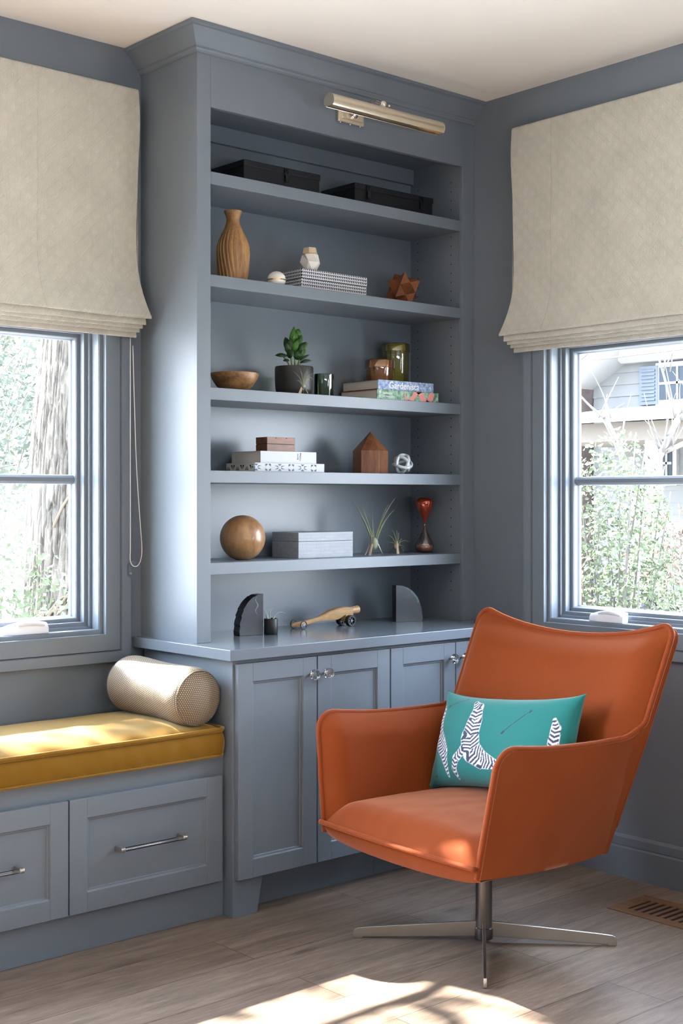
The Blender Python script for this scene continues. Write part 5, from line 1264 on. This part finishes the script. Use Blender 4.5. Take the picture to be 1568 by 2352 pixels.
limbs = [[(8.30, 6.06, GZ, .075), (8.28, 6.05, .6, .065), (8.27, 6.05, 1.4, .055)], [(8.27, 6.05, 1.4, .05), (8.22, 6.12, 1.75, .042), (8.10, 6.20, 2.0, .035)], [(8.27, 6.05, 1.4, .05), (8.42, 5.90, 1.75, .045), (8.50, 5.82, 2.02, .04)], [(8.50, 5.82, 2.0, .04), (8.62, 5.66, 2.05, .035), (8.85, 5.45, 2.18, .025)], [(8.42, 5.90, 1.75, .035), (8.6, 5.70, 1.85, .03), (8.9, 5.42, 2.05, .02)], [(8.48, 5.84, 2.0, .02), (8.44, 5.92, 2.35, .014), (8.34, 6.03, 2.85, .006)], [(8.27, 6.05, 1.05, .05), (8.5, 5.75, 1.20, .045), (8.75, 5.5, 1.42, .04)], [(8.10, 6.2, 2.0, .02), (8.0, 6.3, 2.1, .015), (7.9, 6.4, 2.3, .006)], [(8.55, 5.75, 2.03, .014), (8.58, 5.72, 2.4, .01), (8.60, 5.70, 2.75, .005)], [(8.7, 5.58, 2.1, .014), (8.72, 5.55, 2.45, .01), (8.74, 5.56, 2.8, .005)]]
for L in limbs:
    m = MB(); m.tube(bez(*[l[:3] for l in L], 12), [(L[0][3] + (L[2][3] - L[0][3]) * i / 12) * .62 + .5 * .006 * (noise.noise(Vector((i * .9, L[0][3] * 50, 0)))) for i in range(13)], 9); build(m, 'tree_limb', 'twig', t, smooth=True)
rg = random.Random(31)
m = MB()
for _ in range(46):
    l = rg.choice(limbs[1:6]); p = Vector(l[rg.choice((1, 2))][:3]) + Vector((rg.uniform(-.05, .05), rg.uniform(-.05, .05), 0)); tip = p + Vector((rg.uniform(-.2, .2), rg.uniform(-.2, .2), rg.uniform(.05, .55))); m.tube(bez(p, (p + tip) / 2 + Vector((rg.uniform(-.06, .06), 0, 0)), tip, 5), [.007, .006, .005, .004, .003, .002], 5)
build(m, 'tree_twigs', 'twig', t, smooth=True)
h = thing('neighbour_house', (15, 9, GZ), 'pale clapboard house with gable roof, shutters and porch across the driveway', 'house')
HX = 14.0
m = MB(); z = GZ
while z < 3.9:                                   # lapped siding boards, clipped by the gable slope
    y1 = 10.90; y0 = 4.0
    if z > 2.55: y1 = min(10.9, 11.45 - (z - 2.55) * 1.73)
    m.prism([(HX + .02, z), (HX - .005, z), (HX + .012, z + .155), (HX + .02, z + .155)], 'y', y0, y1); z += .15
m.box(HX + .02, HX + 6, 4.0, 10.9, GZ, 2.7); build(m, 'house_wall', 'siding', h)
m = MB(); m.prism([(11.62, 2.42), (11.62, 2.60), (6.4, 5.60), (1.2, 2.60), (1.2, 2.42), (6.4, 5.36)], 'x', HX - .55, HX + .05); build(m, 'gable_trim', 'trim_white', h)
m = MB(); m.prism([(11.60, 2.60), (11.60, 2.66), (6.4, 5.68), (1.2, 2.66), (1.2, 2.60), (6.4, 5.60)], 'x', HX - .58, HX + 6); build(m, 'house_roof', 'roof', h)
m = MB(); m.prism([(HX - .15, 3.10), (HX + .1, 3.10), (HX + .1, 3.28), (HX - .5, 3.28)], 'y', 4.0, 10.35); build(m, 'eave_board', 'trim_white', h)
def hwin(y0, y1, z0_, z1_, shut):
    m = MB(); m.box(HX - .05, HX + .01, y0 - .06, y1 + .06, z0_ - .08, z1_ + .06); f = build(m, 'house_window', 'trim_white', h)
    m = MB(); m.box(HX - .06, HX - .045, y0, y1, z0_, z1_); build(m, 'window_glass', 'house_glass', f)
    m = MB(); m.box(HX - .075, HX - .055, (y0 + y1) / 2 - .012, (y0 + y1) / 2 + .012, z0_, z1_); m.box(HX - .075, HX - .055, y0, y1, (z0_ + z1_) / 2 - .015, (z0_ + z1_) / 2 + .015); build(m, 'window_bars', 'trim_white', f)
    if shut:
        for a, b in ((y1 + .02, y1 + .30), (y0 - .30, y0 - .02)):
            m = MB(); m.box(HX - .055, HX - .02, a, b, z0_ - .05, z1_ + .03)
            zz = z0_
            while zz < z1_ - .03: m.box(HX - .075, HX - .05, a + .04, b - .04, zz, zz + .02); zz += .045
            build(m, 'window_shutter', 'shutter', h)
hwin(9.30, 9.84, 2.62, 3.02, True); hwin(9.655, 9.80, 1.64, 2.03, False); hwin(8.2, 8.7, 1.64, 2.03, False)
m = MB(); m.box(HX - 1.6, HX, 4.0, 10.50, 2.05, 2.26); build(m, 'porch_beam', 'soffit', h)
m = MB(); m.prism([(HX - 1.8, 2.26), (HX, 2.50), (HX, 2.56), (HX - 1.8, 2.32)], 'y', 4.0, 10.6); build(m, 'porch_roof', 'trim_white', h)
for y in (10.38, 8.9, 7.2):
    m = MB(); m.box(HX - 1.56, HX - 1.42, y - .07, y + .07, GZ, 2.05); build(m, 'porch_column', 'trim_white', h)
m = MB(); m.box(HX - .4, HX + .4, 10.92, 11.45, GZ, 4.4); build(m, 'house_chimney', 'brick_red', h)
m = MB(); m.box(HX + 2, HX + 8, 10.9, 15, GZ, 3.3); build(m, 'rear_wing', 'siding', h)
t = thing('power_lines', (12, 9, 2.9), 'thin overhead wires crossing in front of the house gable', 'wires')
for k, z in enumerate((2.98, 2.88, 3.18)):
    m = MB(); m.tube([(11.5, -6, z + .5), (11.5, 4, z + .1), (11.5, 9, z), (11.5, 16, z + .05)], .010, 5); build(m, 'overhead_wire', 'wire', t)
